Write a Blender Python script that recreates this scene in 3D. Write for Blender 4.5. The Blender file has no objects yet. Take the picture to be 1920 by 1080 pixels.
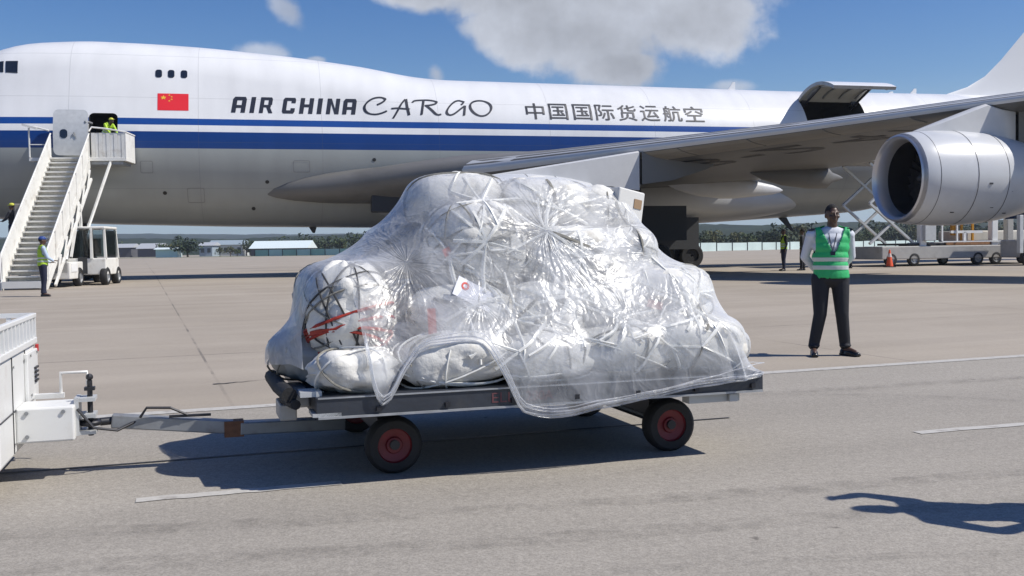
import bpy, bmesh, math, random
import numpy as np
from mathutils import Vector, Matrix, Quaternion
from mathutils import noise as mnoise
random.seed(7); np.random.seed(7)
SC = bpy.context.scene
COL = SC.collection
R = math.radians

# ------------------------------------------------------------------ camera
FPX = 1900.0                       # focal length in pixels of a 1920 wide picture
EYE = 1.35
PITCH = math.atan(74.0 / FPX); ROLL = math.atan(0.0148)
FW = Vector((0, math.cos(PITCH), -math.sin(PITCH)))
R0 = Vector((1, 0, 0)); U0 = R0.cross(FW)
RT = R0 * math.cos(ROLL) - U0 * math.sin(ROLL)
UP = U0 * math.cos(ROLL) + R0 * math.sin(ROLL)
cam_d = bpy.data.cameras.new('camera'); cam = bpy.data.objects.new('camera', cam_d); COL.objects.link(cam)
cam_d.sensor_width = 36.0; cam_d.lens = 36.0 * FPX / 1920.0
cam_d.clip_start = 0.05; cam_d.clip_end = 20000
M4 = Matrix.Identity(4)
for i in range(3):
    M4[i][0] = RT[i]; M4[i][1] = UP[i]; M4[i][2] = -FW[i]
M4[0][3] = 0; M4[1][3] = 0; M4[2][3] = EYE
cam.matrix_world = M4
SC.camera = cam

# ------------------------------------------------------------------ render / view
SC.view_settings.view_transform = 'Standard'; SC.view_settings.look = 'None'
SC.view_settings.exposure = 0.1; SC.view_settings.gamma = 1.0
SC.view_settings.use_curve_mapping = False
SC.render.engine = 'CYCLES'
SC.cycles.use_denoising = True
SC.cycles.max_bounces = 8; SC.cycles.transparent_max_bounces = 24
SC.cycles.caustics_reflective = False; SC.cycles.caustics_refractive = False

# ------------------------------------------------------------------ sun and sky
SUN_TO = Vector((0.87, -0.15, 1.0)).normalized()
sun_d = bpy.data.lights.new('sun', 'SUN'); sun = bpy.data.objects.new('sun', sun_d); COL.objects.link(sun)
sun_d.energy = 4.8; sun_d.angle = R(0.53); sun_d.color = (1.0, 0.955, 0.88)
sun.rotation_euler = SUN_TO.to_track_quat('Z', 'Y').to_euler(); sun.location = (20, 5, 40)
W = bpy.data.worlds.new('World'); SC.world = W; W.use_nodes = True
nt = W.node_tree; N = nt.nodes; Lk = nt.links; N.clear()
def nd(tree, typ, **kw):
    n = tree.nodes.new(typ)
    for k, v in kw.items():
        if k.startswith('i_'):
            key = k[2:]; key = int(key) if key.isdigit() else key
            n.inputs[key].default_value = v
        else: setattr(n, k, v)
    return n
wo = nd(nt, 'ShaderNodeOutputWorld'); bg = nd(nt, 'ShaderNodeBackground')
sky = nd(nt, 'ShaderNodeTexSky', sky_type='NISHITA', sun_disc=False)
sky.sun_elevation = math.asin(SUN_TO.z); sky.sun_rotation = math.atan2(SUN_TO.x, SUN_TO.y)
sky.air_density = 1.0; sky.dust_density = 0.25; sky.ozone_density = 1.6; sky.altitude = 0
bg.inputs['Strength'].default_value = 0.085
tc = nd(nt, 'ShaderNodeTexCoord')
def math_n(op, a, b=None, c=None, clamp=False, t=None):
    t = t or nt
    n = t.nodes.new('ShaderNodeMath'); n.operation = op; n.use_clamp = clamp
    for i, v in enumerate((a, b, c)):
        if v is None: continue
        if isinstance(v, (int, float)): n.inputs[i].default_value = v
        else: t.links.new(v, n.inputs[i])
    return n.outputs[0]
sep = nd(nt, 'ShaderNodeSeparateXYZ'); Lk.new(tc.outputs['Generated'], sep.inputs[0])
SX, SY, SZ = sep.outputs
yc = math_n('MAXIMUM', SY, 0.12)
U_ = math_n('DIVIDE', SX, yc); V_ = math_n('DIVIDE', SZ, yc)
cu = nd(nt, 'ShaderNodeCombineXYZ'); Lk.new(U_, cu.inputs[0]); Lk.new(V_, cu.inputs[1])
def wnoise(scale, detail, rough, vec, dist=0.0):
    n = nd(nt, 'ShaderNodeTexNoise'); n.inputs['Scale'].default_value = scale; n.inputs['Detail'].default_value = detail
    n.inputs['Roughness'].default_value = rough; n.inputs['Distortion'].default_value = dist
    Lk.new(vec, n.inputs['Vector']); return n
nA = wnoise(9.0, 6, 0.58, cu.outputs[0]); nB = wnoise(26.0, 5, 0.6, cu.outputs[0])
dU = math_n('MULTIPLY', math_n('SUBTRACT', nA.outputs['Fac'], 0.5), 1.0)
dV = math_n('MULTIPLY', math_n('SUBTRACT', nB.outputs['Fac'], 0.5), 1.0)
def blob(px, py, rx, ry, tilt=0.0):
    """cloud puff about a direction of the sky, elliptical falloff"""
    u0 = (px - 960) / FPX; v0 = (466 - 0.0148 * (px - 960) - py) / FPX
    du = math_n('SUBTRACT', U_, u0); dv = math_n('SUBTRACT', V_, v0)
    if tilt: dv = math_n('SUBTRACT', dv, math_n('MULTIPLY', du, tilt))
    a = math_n('DIVIDE', du, rx / FPX); b = math_n('DIVIDE', dv, ry / FPX)
    return math_n('SUBTRACT', 1.0, math_n('SQRT', math_n('ADD', math_n('MULTIPLY', a, a), math_n('MULTIPLY', b, b))))
BL = [(1170, -60, 330, 165, 0.0), (1010, -10, 210, 130, -0.45), (1110, 70, 190, 85, 0), (1310, 30, 150, 95, 0), (880, -45, 250, 100, -0.35), (770, -25, 150, 52, -0.3), (980, 70, 120, 70, -.3),
      (1160, 128, 105, 52, 0)]
SM = [(548, 22, 46, 34, -0.5), (505, 104, 58, 26, 0), (600, 116, 26, 9, 0), (825, 142, 20, 26, 0), (1180, 158, 52, 26, 0), (1372, 166, 50, 16, 0), (430, 112, 30, 12, 0)]
big = None
for b in BL:
    o = blob(*b); big = o if big is None else math_n('MAXIMUM', big, o)
sml = None
for b in SM:
    o = blob(*b); sml = o if sml is None else math_n('MAXIMUM', sml, o)
pert = math_n('ADD', math_n('MULTIPLY', dU, 0.85), math_n('MULTIPLY', dV, 0.7))
bigd = math_n('ADD', big, pert)
smld = math_n('ADD', sml, math_n('MULTIPLY', pert, 1.7))
mr = nd(nt, 'ShaderNodeMapRange', interpolation_type='SMOOTHSTEP'); Lk.new(bigd, mr.inputs[0])
mr.inputs[1].default_value = -0.05; mr.inputs[2].default_value = 0.36
mr2 = nd(nt, 'ShaderNodeMapRange', interpolation_type='SMOOTHSTEP'); Lk.new(smld, mr2.inputs[0])
mr2.inputs[1].default_value = 0.0; mr2.inputs[2].default_value = 0.75; mr2.inputs[4].default_value = 0.7
front = math_n('GREATER_THAN', SY, 0.13)
# scattered fair weather clouds over the rest of the sky
zc = math_n('MAXIMUM', SZ, 0.06)
ce = nd(nt, 'ShaderNodeCombineXYZ'); Lk.new(math_n('DIVIDE', SX, zc), ce.inputs[0]); Lk.new(math_n('DIVIDE', SY, zc), ce.inputs[1]); ce.inputs[2].default_value = 3.3
nC = wnoise(1.15, 7, 0.56, ce.outputs[0])
mr3 = nd(nt, 'ShaderNodeMapRange', interpolation_type='SMOOTHSTEP'); Lk.new(nC.outputs['Fac'], mr3.inputs[0])
mr3.inputs[1].default_value = 0.61; mr3.inputs[2].default_value = 0.78; mr3.inputs[4].default_value = 0.8
off = math_n('SUBTRACT', 1.0, math_n('MULTIPLY', front, math_n('LESS_THAN', V_, 0.42)))
gen = math_n('MULTIPLY', math_n('MULTIPLY', mr3.outputs[0], off), math_n('GREATER_THAN', SZ, 0.08))
cov = math_n('MAXIMUM', math_n('MULTIPLY', front, math_n('MAXIMUM', mr.outputs[0], mr2.outputs[0])), gen, clamp=True)
# thick middle of the cloud is greyer than its thin edge
thick = nd(nt, 'ShaderNodeMapRange', interpolation_type='SMOOTHSTEP'); Lk.new(math_n('ADD', bigd, math_n('MULTIPLY', dV, 0.9)), thick.inputs[0])
thick.inputs[1].default_value = 0.15; thick.inputs[2].default_value = 0.95
cl = nd(nt, 'ShaderNodeMix', data_type='RGBA'); Lk.new(thick.outputs[0], cl.inputs['Factor'])
CG = 1.0
cl.inputs['A'].default_value = (5.9, 6.3, 7.2, 1); cl.inputs['B'].default_value = (4.9, 5.2, 5.9, 1)
tone = nd(nt, 'ShaderNodeMapRange'); Lk.new(nA.outputs['Fac'], tone.inputs[0]); tone.inputs[1].default_value = 0.3; tone.inputs[2].default_value = 0.7
tone.inputs[3].default_value = 0.78; tone.inputs[4].default_value = 1.26
clv = nd(nt, 'ShaderNodeVectorMath', operation='SCALE'); Lk.new(cl.outputs['Result'], clv.inputs[0]); Lk.new(tone.outputs[0], clv.inputs['Scale'])
skm = nd(nt, 'ShaderNodeHueSaturation'); skm.inputs['Hue'].default_value = 0.515; satr = nd(nt, 'ShaderNodeMapRange', interpolation_type='SMOOTHSTEP'); Lk.new(SZ, satr.inputs[0]); satr.inputs[1].default_value = -0.02; satr.inputs[2].default_value = 0.16; satr.inputs[3].default_value = 0.35; satr.inputs[4].default_value = 1.42; Lk.new(satr.outputs[0], skm.inputs['Saturation']); skm.inputs['Value'].default_value = 1.13; Lk.new(sky.outputs[0], skm.inputs['Color'])
mxs = nd(nt, 'ShaderNodeMix', data_type='RGBA'); Lk.new(cov, mxs.inputs['Factor']); hzt = nd(nt, 'ShaderNodeMapRange', interpolation_type='SMOOTHSTEP'); Lk.new(SZ, hzt.inputs[0]); hzt.inputs[1].default_value = 0.0; hzt.inputs[2].default_value = 0.14; hzt.inputs[3].default_value = 1.0; hzt.inputs[4].default_value = 0.0
tint = nd(nt, 'ShaderNodeMix', data_type='RGBA', blend_type='MULTIPLY'); Lk.new(hzt.outputs[0], tint.inputs['Factor']); Lk.new(skm.outputs[0], tint.inputs['A']); tint.inputs['B'].default_value = (0.62, 0.80, 1.02, 1)
Lk.new(tint.outputs['Result'], mxs.inputs['A']); Lk.new(clv.outputs[0], mxs.inputs['B'])
Lk.new(mxs.outputs['Result'], bg.inputs['Color']); Lk.new(bg.outputs[0], wo.inputs['Surface'])

# ------------------------------------------------------------------ helpers
def proj(p):
    d = Vector(p) - Vector((0, 0, EYE)); z = d.dot(FW)
    return 960 + FPX * d.dot(RT) / z, 540 - FPX * d.dot(UP) / z
def ray(px, py): return FW + RT * ((px - 960) / FPX) + UP * ((540 - py) / FPX)
def at(px, py, Y):
    d = ray(px, py); return Vector((0, 0, EYE)) + d * (Y / d.y)
def gz(Y): return min(max(0.0075 * (Y - 12), 0.0), 0.285)
def gp(px, py):
    """where the ray of a pixel meets the ground"""
    d = ray(px, py); t = 5.0
    for _ in range(60): t = (EYE - gz(t * d.y)) / max(-d.z, 1e-5)
    return Vector((0, 0, EYE)) + d * t

def tag(o, label=None, cat=None, group=None, kind=None):
    if label: o['label'] = label
    if cat: o['category'] = cat
    if group: o['group'] = group
    if kind: o['kind'] = kind
    return o
def empty(name, loc=(0, 0, 0), rz=0.0, label=None, cat=None, group=None):
    o = bpy.data.objects.new(name, None); COL.objects.link(o); o.location = loc; o.rotation_euler = (0, 0, rz)
    o.empty_display_size = 0.2
    return tag(o, label, cat, group)
class MB:
    def __init__(s): s.v = []; s.f = []; s.m = []
    def add(s, vs, fs, m=0):
        b = len(s.v); s.v += [tuple(v) for v in vs]; s.f += [tuple(b + i for i in f) for f in fs]; s.m += [m] * len(fs); return s
    def box(s, c, d, rot=None, m=0, taper=(1, 1)):
        hx, hy, hz = d[0] / 2, d[1] / 2, d[2] / 2; c = Vector(c); vs = []
        for z in (-1, 1):
            for y in (-1, 1):
                for x in (-1, 1):
                    k = taper if z > 0 else (1, 1)
                    p = Vector((x * hx * k[0], y * hy * k[1], z * hz))
                    if rot is not None: p = rot @ p
                    vs.append(c + p)
        return s.add(vs, [(0, 2, 3, 1), (4, 5, 7, 6), (0, 1, 5, 4), (2, 6, 7, 3), (0, 4, 6, 2), (1, 3, 7, 5)], m)
    def bar(s, p0, p1, w, h, m=0, up=(0, 0, 1)):
        """rectangular bar from p0 to p1"""
        p0 = Vector(p0); p1 = Vector(p1); d = (p1 - p0); L = d.length; d.normalize(); u = Vector(up)
        if abs(d.dot(u)) > 0.99: u = Vector((0, 1, 0))
        r = d.cross(u).normalized(); u = r.cross(d)
        rot = Matrix((d, r, u)).transposed()
        return s.box((p0 + p1) / 2, (L, w, h), rot, m)
    def tube(s, pts, r, n=8, m=0, cap=True):
        pts = [Vector(p) for p in pts]; k = len(pts); rs = r if hasattr(r, '__len__') else [r] * k
        vs = []; prev = None
        for i, p in enumerate(pts):
            d = (pts[min(i + 1, k - 1)] - pts[max(i - 1, 0)])
            if d.length < 1e-9: d = Vector((0, 0, 1))
            d.normalize()
            if prev is None:
                a = Vector((0, 0, 1)) if abs(d.z) < 0.9 else Vector((1, 0, 0)); x = d.cross(a).normalized()
            else:
                x = prev - d * prev.dot(d)
                x = x.normalized() if x.length > 1e-6 else d.orthogonal().normalized()
            prev = x; y = d.cross(x)
            for j in range(n):
                t = 2 * math.pi * j / n; vs.append(p + (x * math.cos(t) + y * math.sin(t)) * rs[i])
        fs = [(i * n + j, i * n + (j + 1) % n, (i + 1) * n + (j + 1) % n, (i + 1) * n + j) for i in range(k - 1) for j in range(n)]
        if cap: fs += [tuple(range(n - 1, -1, -1)), tuple((k - 1) * n + j for j in range(n))]
        return s.add(vs, fs, m)
    def loop(s, pts, r, n=6, m=0):
        pts = list(pts); return s.tube(pts + [pts[0], pts[1]], r, n, m, cap=False)
    def lathe(s, prof, n=32, origin=(0, 0, 0), axis='x', m=0, closed=False):
        """prof = (along, radius); axis the direction"""
        vs = []; o = Vector(origin)
        for (a, r) in prof:
            for j in range(n):
                t = 2 * math.pi * j / n; c, q = r * math.cos(t), r * math.sin(t)
                vs.append(o + (Vector((a, c, q)) if axis == 'x' else Vector((q, a, c)) if axis == 'y' else Vector((c, q, a))))
        k = len(prof); fs = []
        for i in range(k - (0 if closed else 1)):
            i2 = (i + 1) % k
            for j in range(n): fs.append((i * n + j, i * n + (j + 1) % n, i2 * n + (j + 1) % n, i2 * n + j))
        return s.add(vs, fs, m)
    def prism(s, poly, ext, m=0):
        """poly: 3d points, ext: vector"""
        k = len(poly); e = Vector(ext); vs = [Vector(p) for p in poly] + [Vector(p) + e for p in poly]
        return s.add(vs, [tuple(range(k - 1, -1, -1)), tuple(range(k, 2 * k))] + [(i, (i + 1) % k, k + (i + 1) % k, k + i) for i in range(k)], m)
    def grid(s, P, m=0, wrap=False):
        """P[i][j] points"""
        a, b = len(P), len(P[0]); vs = [p for row in P for p in row]
        fs = [(i * b + j, i * b + (j + 1) % b, (i + 1) * b + (j + 1) % b, (i + 1) * b + j) for i in range(a - 1) for j in range(b if wrap else b - 1)]
        return s.add(vs, fs, m)
    def ell(s, c, r, n=12, k=8, rot=None, m=0):
        c = Vector(c); vs = []
        for i in range(k + 1):
            ph = -math.pi / 2 + math.pi * i / k
            for j in range(n):
                t = 2 * math.pi * j / n
                p = Vector((r[0] * math.cos(ph) * math.cos(t), r[1] * math.cos(ph) * math.sin(t), r[2] * math.sin(ph)))
                vs.append(c + (rot @ p if rot is not None else p))
        fs = [(i * n + j, i * n + (j + 1) % n, (i + 1) * n + (j + 1) % n, (i + 1) * n + j) for i in range(k) for j in range(n)]
        return s.add(vs, fs, m)
    def mesh(s, name, mats):
        me = bpy.data.meshes.new(name); me.from_pydata(s.v, [], s.f)
        for mt in (mats if isinstance(mats, (list, tuple)) else [mats]): me.materials.append(mt)
        if max(s.m or [0]) > 0: me.polygons.foreach_set('material_index', s.m)
        bm = bmesh.new(); bm.from_mesh(me); bmesh.ops.remove_doubles(bm, verts=bm.verts, dist=1e-5)
        bmesh.ops.dissolve_degenerate(bm, edges=bm.edges, dist=1e-6)
        bmesh.ops.recalc_face_normals(bm, faces=bm.faces); bm.to_mesh(me); bm.free()
        return me
    def build(s, name, mats, parent=None, smooth=None, bevel=0.0, seg=2):
        me = s.mesh(name, mats); return link(name, me, parent, smooth, bevel, seg)
def link(name, me, parent=None, smooth=None, bevel=0.0, seg=2):
    o = bpy.data.objects.new(name, me); COL.objects.link(o)
    if parent is not None: o.parent = parent
    if smooth is not None: set_smooth(me, smooth)
    if bevel:
        b = o.modifiers.new('bevel', 'BEVEL'); b.width = bevel; b.segments = seg; b.limit_method = 'ANGLE'; b.angle_limit = R(40)
    return o
def set_smooth(me, ang=40):
    me.polygons.foreach_set('use_smooth', [True] * len(me.polygons))
    if ang < 180:
        bm = bmesh.new(); bm.from_mesh(me)
        for e in bm.edges:
            if len(e.link_faces) == 2 and e.calc_face_angle(0) > R(ang): e.smooth = False
        bm.to_mesh(me); bm.free()
def evaluated(o):
    dg = bpy.context.evaluated_depsgraph_get(); e = o.evaluated_get(dg)
    return bpy.data.meshes.new_from_object(e, depsgraph=dg)
def copy_tree(o, parent=None):
    c = o.copy(); COL.objects.link(c)
    if parent is not None: c.parent = parent
    for ch in list(o.children): copy_tree(ch, c)
    return c

# ------------------------------------------------------------------ materials
def mat(name, col, rough=0.5, metal=0.0, var=0.0, vscale=3.0, bump=0.0, bscale=30.0, spec=0.5, dirt=None, dscale=1.2, damt=0.5, coat=0.0, trans=0.0, coord='Object'):
    m = bpy.data.materials.new(name); m.use_nodes = True; t = m.node_tree; b = t.nodes['Principled BSDF']
    b.inputs['Base Color'].default_value = (*col, 1); b.inputs['Roughness'].default_value = rough; b.inputs['Metallic'].default_value = metal
    b.inputs['Specular IOR Level'].default_value = spec
    if coat: b.inputs['Coat Weight'].default_value = coat; b.inputs['Coat Roughness'].default_value = 0.08
    if var or bump or dirt:
        c = nd(t, 'ShaderNodeTexCoord')
    last = None
    if var:
        n = nd(t, 'ShaderNodeTexNoise'); n.inputs['Scale'].default_value = vscale; n.inputs['Detail'].default_value = 6; t.links.new(c.outputs[coord], n.inputs['Vector'])
        mx = nd(t, 'ShaderNodeMapRange'); t.links.new(n.outputs['Fac'], mx.inputs[0]); mx.inputs[1].default_value = 0.25; mx.inputs[2].default_value = 0.75
        mx.inputs[3].default_value = 1 - var; mx.inputs[4].default_value = 1 + var
        v = nd(t, 'ShaderNodeVectorMath', operation='SCALE'); v.inputs[0].default_value = col; t.links.new(mx.outputs[0], v.inputs['Scale']); last = v.outputs[0]
    if dirt:
        n = nd(t, 'ShaderNodeTexNoise'); n.inputs['Scale'].default_value = dscale; n.inputs['Detail'].default_value = 8; n.inputs['Roughness'].default_value = 0.65
        t.links.new(c.outputs[coord], n.inputs['Vector'])
        mr_ = nd(t, 'ShaderNodeMapRange', interpolation_type='SMOOTHSTEP'); t.links.new(n.outputs['Fac'], mr_.inputs[0])
        mr_.inputs[1].default_value = 0.5; mr_.inputs[2].default_value = 0.72; mr_.inputs[4].default_value = damt
        x = nd(t, 'ShaderNodeMix', data_type='RGBA'); t.links.new(mr_.outputs[0], x.inputs['Factor'])
        if last is not None: t.links.new(last, x.inputs['A'])
        else: x.inputs['A'].default_value = (*col, 1)
        x.inputs['B'].default_value = (*dirt, 1); last = x.outputs['Result']
    if last is not None: t.links.new(last, b.inputs['Base Color'])
    if bump:
        n = nd(t, 'ShaderNodeTexNoise'); n.inputs['Scale'].default_value = bscale; n.inputs['Detail'].default_value = 5; t.links.new(c.outputs[coord], n.inputs['Vector'])
        bp = nd(t, 'ShaderNodeBump'); bp.inputs['Strength'].default_value = bump; bp.inputs['Distance'].default_value = 0.02
        t.links.new(n.outputs['Fac'], bp.inputs['Height']); t.links.new(bp.outputs[0], b.inputs['Normal'])
    return m
M = {}
M['white'] = mat('white_paint', (0.78, 0.78, 0.77), 0.35, var=0.04, dirt=(0.55, 0.53, 0.48), damt=0.35)
M['plane_white'] = mat('aircraft_white', (0.74, 0.74, 0.74), 0.3, var=0.02, vscale=0.6)
M['plane_grey'] = mat('aircraft_grey', (0.33, 0.335, 0.33), 0.4, var=0.06, vscale=0.8, dirt=(0.3, 0.29, 0.27), damt=0.3, dscale=0.5)
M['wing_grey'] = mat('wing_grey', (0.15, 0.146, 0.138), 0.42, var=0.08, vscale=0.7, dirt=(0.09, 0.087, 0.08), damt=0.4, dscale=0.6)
M['lead'] = mat('bare_leading_edge', (0.56, 0.57, 0.58), 0.35, metal=0.1, var=0.05, vscale=1.2)
M['cream'] = mat('cream_underside', (0.30, 0.27, 0.225), 0.5, var=0.08, vscale=1.0)
M['nacelle'] = mat('nacelle_grey', (0.56, 0.57, 0.585), 0.3, var=0.04, vscale=0.8, dirt=(0.42, 0.42, 0.42), damt=0.3, dscale=0.9)
M['lip'] = mat('inlet_lip_metal', (0.6, 0.6, 0.62), 0.3, metal=0.6)
M['black'] = mat('black_paint', (0.018, 0.018, 0.02), 0.5)
M['letter'] = mat('lettering_ink', (0.012, 0.016, 0.03), 0.45)
M['blackmetal'] = mat('dark_metal', (0.035, 0.035, 0.04), 0.45, metal=0.4)
M['inner_shade'] = mat('interior_shade', (0.04, 0.042, 0.045), 0.8)  # near-black puts the shade inside openings into the colour
M['rubber'] = mat('rubber', (0.016, 0.016, 0.017), 0.75, var=0.2, vscale=12, bump=0.2, bscale=60)
M['glass'] = mat('dark_glass', (0.015, 0.02, 0.03), 0.08, spec=0.8)
M['blue'] = mat('blue_paint', (0.012, 0.075, 0.31), 0.35)
M['red'] = mat('flag_red', (0.72, 0.02, 0.03), 0.45)
M['gold'] = mat('flag_gold', (0.85, 0.5, 0.05), 0.45)
M['steel'] = mat('grey_steel', (0.3, 0.31, 0.32), 0.45, metal=0.4, var=0.15, vscale=6, dirt=(0.12, 0.09, 0.07), damt=0.5, dscale=5)
M['galv'] = mat('light_steel', (0.52, 0.53, 0.53), 0.45, metal=0.2, var=0.1, vscale=6)
# ================================================================== GROUND
def ground_mat(name, c0, c1, rough, grain, joints=False, spots=0.5):
    m = bpy.data.materials.new(name); m.use_nodes = True; t = m.node_tree; b = t.nodes['Principled BSDF']
    b.inputs['Roughness'].default_value = rough; b.inputs['Specular IOR Level'].default_value = 0.25
    c = nd(t, 'ShaderNodeTexCoord'); P = c.outputs['Object']
    def no(scale, det=5, ro=0.6, vec=P):
        n = nd(t, 'ShaderNodeTexNoise'); n.inputs['Scale'].default_value = scale; n.inputs['Detail'].default_value = det; n.inputs['Roughness'].default_value = ro
        t.links.new(vec, n.inputs['Vector']); return n.outputs['Fac']
    def mr(x, a, b_, lo=0.0, hi=1.0, st='SMOOTHSTEP'):
        n = nd(t, 'ShaderNodeMapRange', interpolation_type=st); t.links.new(x, n.inputs[0])
        n.inputs[1].default_value = a; n.inputs[2].default_value = b_; n.inputs[3].default_value = lo; n.inputs[4].default_value = hi; return n.outputs[0]
    def mix(f, a, b_):
        n = nd(t, 'ShaderNodeMix', data_type='RGBA')
        if isinstance(f, float): n.inputs['Factor'].default_value = f
        else: t.links.new(f, n.inputs['Factor'])
        for k, v in (('A', a), ('B', b_)):
            if isinstance(v, tuple): n.inputs[k].default_value = (*v, 1)
            else: t.links.new(v, n.inputs[k])
        return n.outputs['Result']
    mp = nd(t, 'ShaderNodeMapping'); mp.inputs['Rotation'].default_value = (0, 0, -ROAD_A); t.links.new(P, mp.inputs['Vector'])
    st = nd(t, 'ShaderNodeMapping'); st.inputs['Scale'].default_value = (0.06, 1.0, 1.0); t.links.new(mp.outputs[0], st.inputs['Vector'])
    col = mix(mr(no(0.22, 6), 0.3, 0.7), c0, c1)
    # long streaks left by tyres and sweepers along the lane
    streak = mr(no(0.8, 5, 0.6, st.outputs[0]), 0.35, 0.7, 0.93, 1.05)
    v = nd(t, 'ShaderNodeVectorMath', operation='SCALE'); t.links.new(col, v.inputs[0]); t.links.new(streak, v.inputs['Scale'])
    g = nd(t, 'ShaderNodeVectorMath', operation='SCALE'); t.links.new(v.outputs[0], g.inputs[0])
    gr = no(85.0, 3, 0.75)
    g2 = no(22.0, 4, 0.7)
    t.links.new(math_n('MULTIPLY', mr(gr, 0.25, 0.75, 1 - grain, 1 + grain, 'LINEAR'), mr(g2, 0.25, 0.75, 1 - grain * 0.45, 1 + grain * 0.45, 'LINEAR'), t=t), g.inputs['Scale'])
    col = g.outputs[0]
    # dark oil spots
    vo = nd(t, 'ShaderNodeTexVoronoi'); vo.inputs['Scale'].default_value = 1.7; vo.inputs['Randomness'].default_value = 1.0
    dst = nd(t, 'ShaderNodeVectorMath', operation='ADD'); t.links.new(P, dst.inputs[0])
    nz = nd(t, 'ShaderNodeTexNoise'); nz.inputs['Scale'].default_value = 9; t.links.new(P, nz.inputs['Vector'])
    sc = nd(t, 'ShaderNodeVectorMath', operation='SCALE'); t.links.new(nz.outputs['Color'], sc.inputs[0]); sc.inputs['Scale'].default_value = 0.14; t.links.new(sc.outputs[0], dst.inputs[1])
    t.links.new(dst.outputs[0], vo.inputs['Vector'])
    seln = nd(t, 'ShaderNodeSeparateColor'); t.links.new(vo.outputs['Color'], seln.inputs[0])
    spot = math_n('MULTIPLY', mr(vo.outputs['Distance'], 0.012, 0.06, 1.0, 0.0), math_n('GREATER_THAN', seln.outputs[0], 0.62, t=t), t=t)
    col = mix(math_n('MULTIPLY', spot, spots, t=t), col, (0.09, 0.08, 0.07))
    # broad stains
    stain = mr(no(0.35, 7, 0.7, st.outputs[0]), 0.57, 0.75, 0.0, 0.4)
    col = mix(stain, col, tuple(x * 0.62 for x in c0))
    if joints:
        sp = nd(t, 'ShaderNodeSeparateXYZ'); wob = nd(t, 'ShaderNodeVectorMath', operation='ADD'); t.links.new(mp.outputs[0], wob.inputs[0])
        s2 = nd(t, 'ShaderNodeVectorMath', operation='SCALE'); t.links.new(nz.outputs['Color'], s2.inputs[0]); s2.inputs['Scale'].default_value = 0.02; t.links.new(s2.outputs[0], wob.inputs[1])
        t.links.new(wob.outputs[0], sp.inputs[0])
        def line(o, per, w, ph):
            f = math_n('ABSOLUTE', math_n('SUBTRACT', math_n('FRACT', math_n('ADD', math_n('DIVIDE', o, per, t=t), ph, t=t), t=t), 0.5, t=t), t=t)
            return math_n('LESS_THAN', f, w / per, t=t)
        ln = math_n('MAXIMUM', line(sp.outputs[1], 6.0, 0.022, 0.18), line(sp.outputs[0], 7.5, 0.016, 0.4), t=t)
        ln = math_n('MULTIPLY', ln, mr(no(0.5, 4), 0.42, 0.6, 0.1, 0.75), t=t)
        col = mix(ln, col, (0.1, 0.09, 0.085))
    t.links.new(col, b.inputs['Base Color'])
    bp = nd(t, 'ShaderNodeBump'); bp.inputs['Strength'].default_value = 0.35; bp.inputs['Distance'].default_value = 0.006
    t.links.new(gr, bp.inputs['Height']); t.links.new(bp.outputs[0], b.inputs['Normal'])
    return m
eA, eB = gp(180, 783), gp(1920, 668)
RD = (eB - eA); RD.z = 0; RD.normalize(); ROAD_A = math.atan2(RD.y, RD.x); RN = Vector((-RD.y, RD.x, 0))   # RN away from the camera
M['apron'] = ground_mat('apron_concrete', (0.328, 0.284, 0.230), (0.380, 0.332, 0.274), 0.85, 0.16, joints=True, spots=0.5)
M['road'] = ground_mat('worn_asphalt', (0.300, 0.274, 0.236), (0.344, 0.315, 0.273), 0.85, 0.34, spots=0.75)
M['line'] = mat('road_paint', (0.47, 0.45, 0.41), 0.7, var=0.12, vscale=30, dirt=(0.28, 0.25, 0.22), dscale=7, damt=0.85)
M['seam'] = mat('tar', (0.03, 0.028, 0.026), 0.6)
M['grass'] = mat('dry_grass', (0.09, 0.12, 0.04), 0.9, var=0.35, vscale=0.6)
b = MB(); ys = [-60, 12, 50, 800, 9000]
b.grid([[Vector((x, y, gz(y))) for x in (-6000, -300, 0, 300, 6000)] for y in ys])
tag(b.build('apron_ground', M['apron']), kind='structure')
def strip(name, p0, p1, w, m, lift, taper=False, n=40, parent=None, wob=0.0):
    p0 = Vector(p0); p1 = Vector(p1); d = (p1 - p0); d.z = 0; nrm = Vector((-d.y, d.x, 0)).normalized(); rows = []
    for i in range(n + 1):
        k = i / n; c = p0.lerp(p1, k); ww = w * (max(0.15, 1 - k) if taper else 1)
        c = c + nrm * (wob * mnoise.noise(Vector((k * 9, w * 50, 1.3))))
        rows.append([Vector((q.x, q.y, gz(q.y) + lift)) for q in (c - nrm * ww / 2, c + nrm * ww / 2)])
    bb = MB(); bb.grid(rows); return bb.build(name, m, parent)
c0 = eA - RD * 60 - RN * 0.0
rows = []
for i in range(81):
    c = eA + RD * (-60 + i * 3.5)
    rows.append([Vector((q.x, q.y, gz(q.y) + 0.004)) for q in (c - RN * 14, c - RN * 4, c)])
b = MB(); b.grid(rows); road = tag(b.build('service_road', M['road']), kind='structure')
strip('edge_line', eA - RD * 50, eA + RD * 120, 0.17, M['line'], 0.008, n=160, parent=road)
dA, dB = gp(262, 939), gp(1925, 797)
strip('lane_dash', gp(255, 940), gp(640, 907.5), 0.10, M['line'], 0.008, n=30, parent=road, wob=0.012)
strip('lane_dash', gp(1718, 813), gp(2250, 770), 0.10, M['line'], 0.008, n=30, parent=road, wob=0.012)
strip('tar_seam', gp(-200, 905.5), gp(1368, 785), 0.032, M['seam'], 0.009, taper=False, parent=road, wob=0.02, n=60)
strip('edge_crack', gp(400, 721), gp(500, 712), 0.05, M['seam'], 0.006, taper=True, parent=road, wob=0.04)

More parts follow.
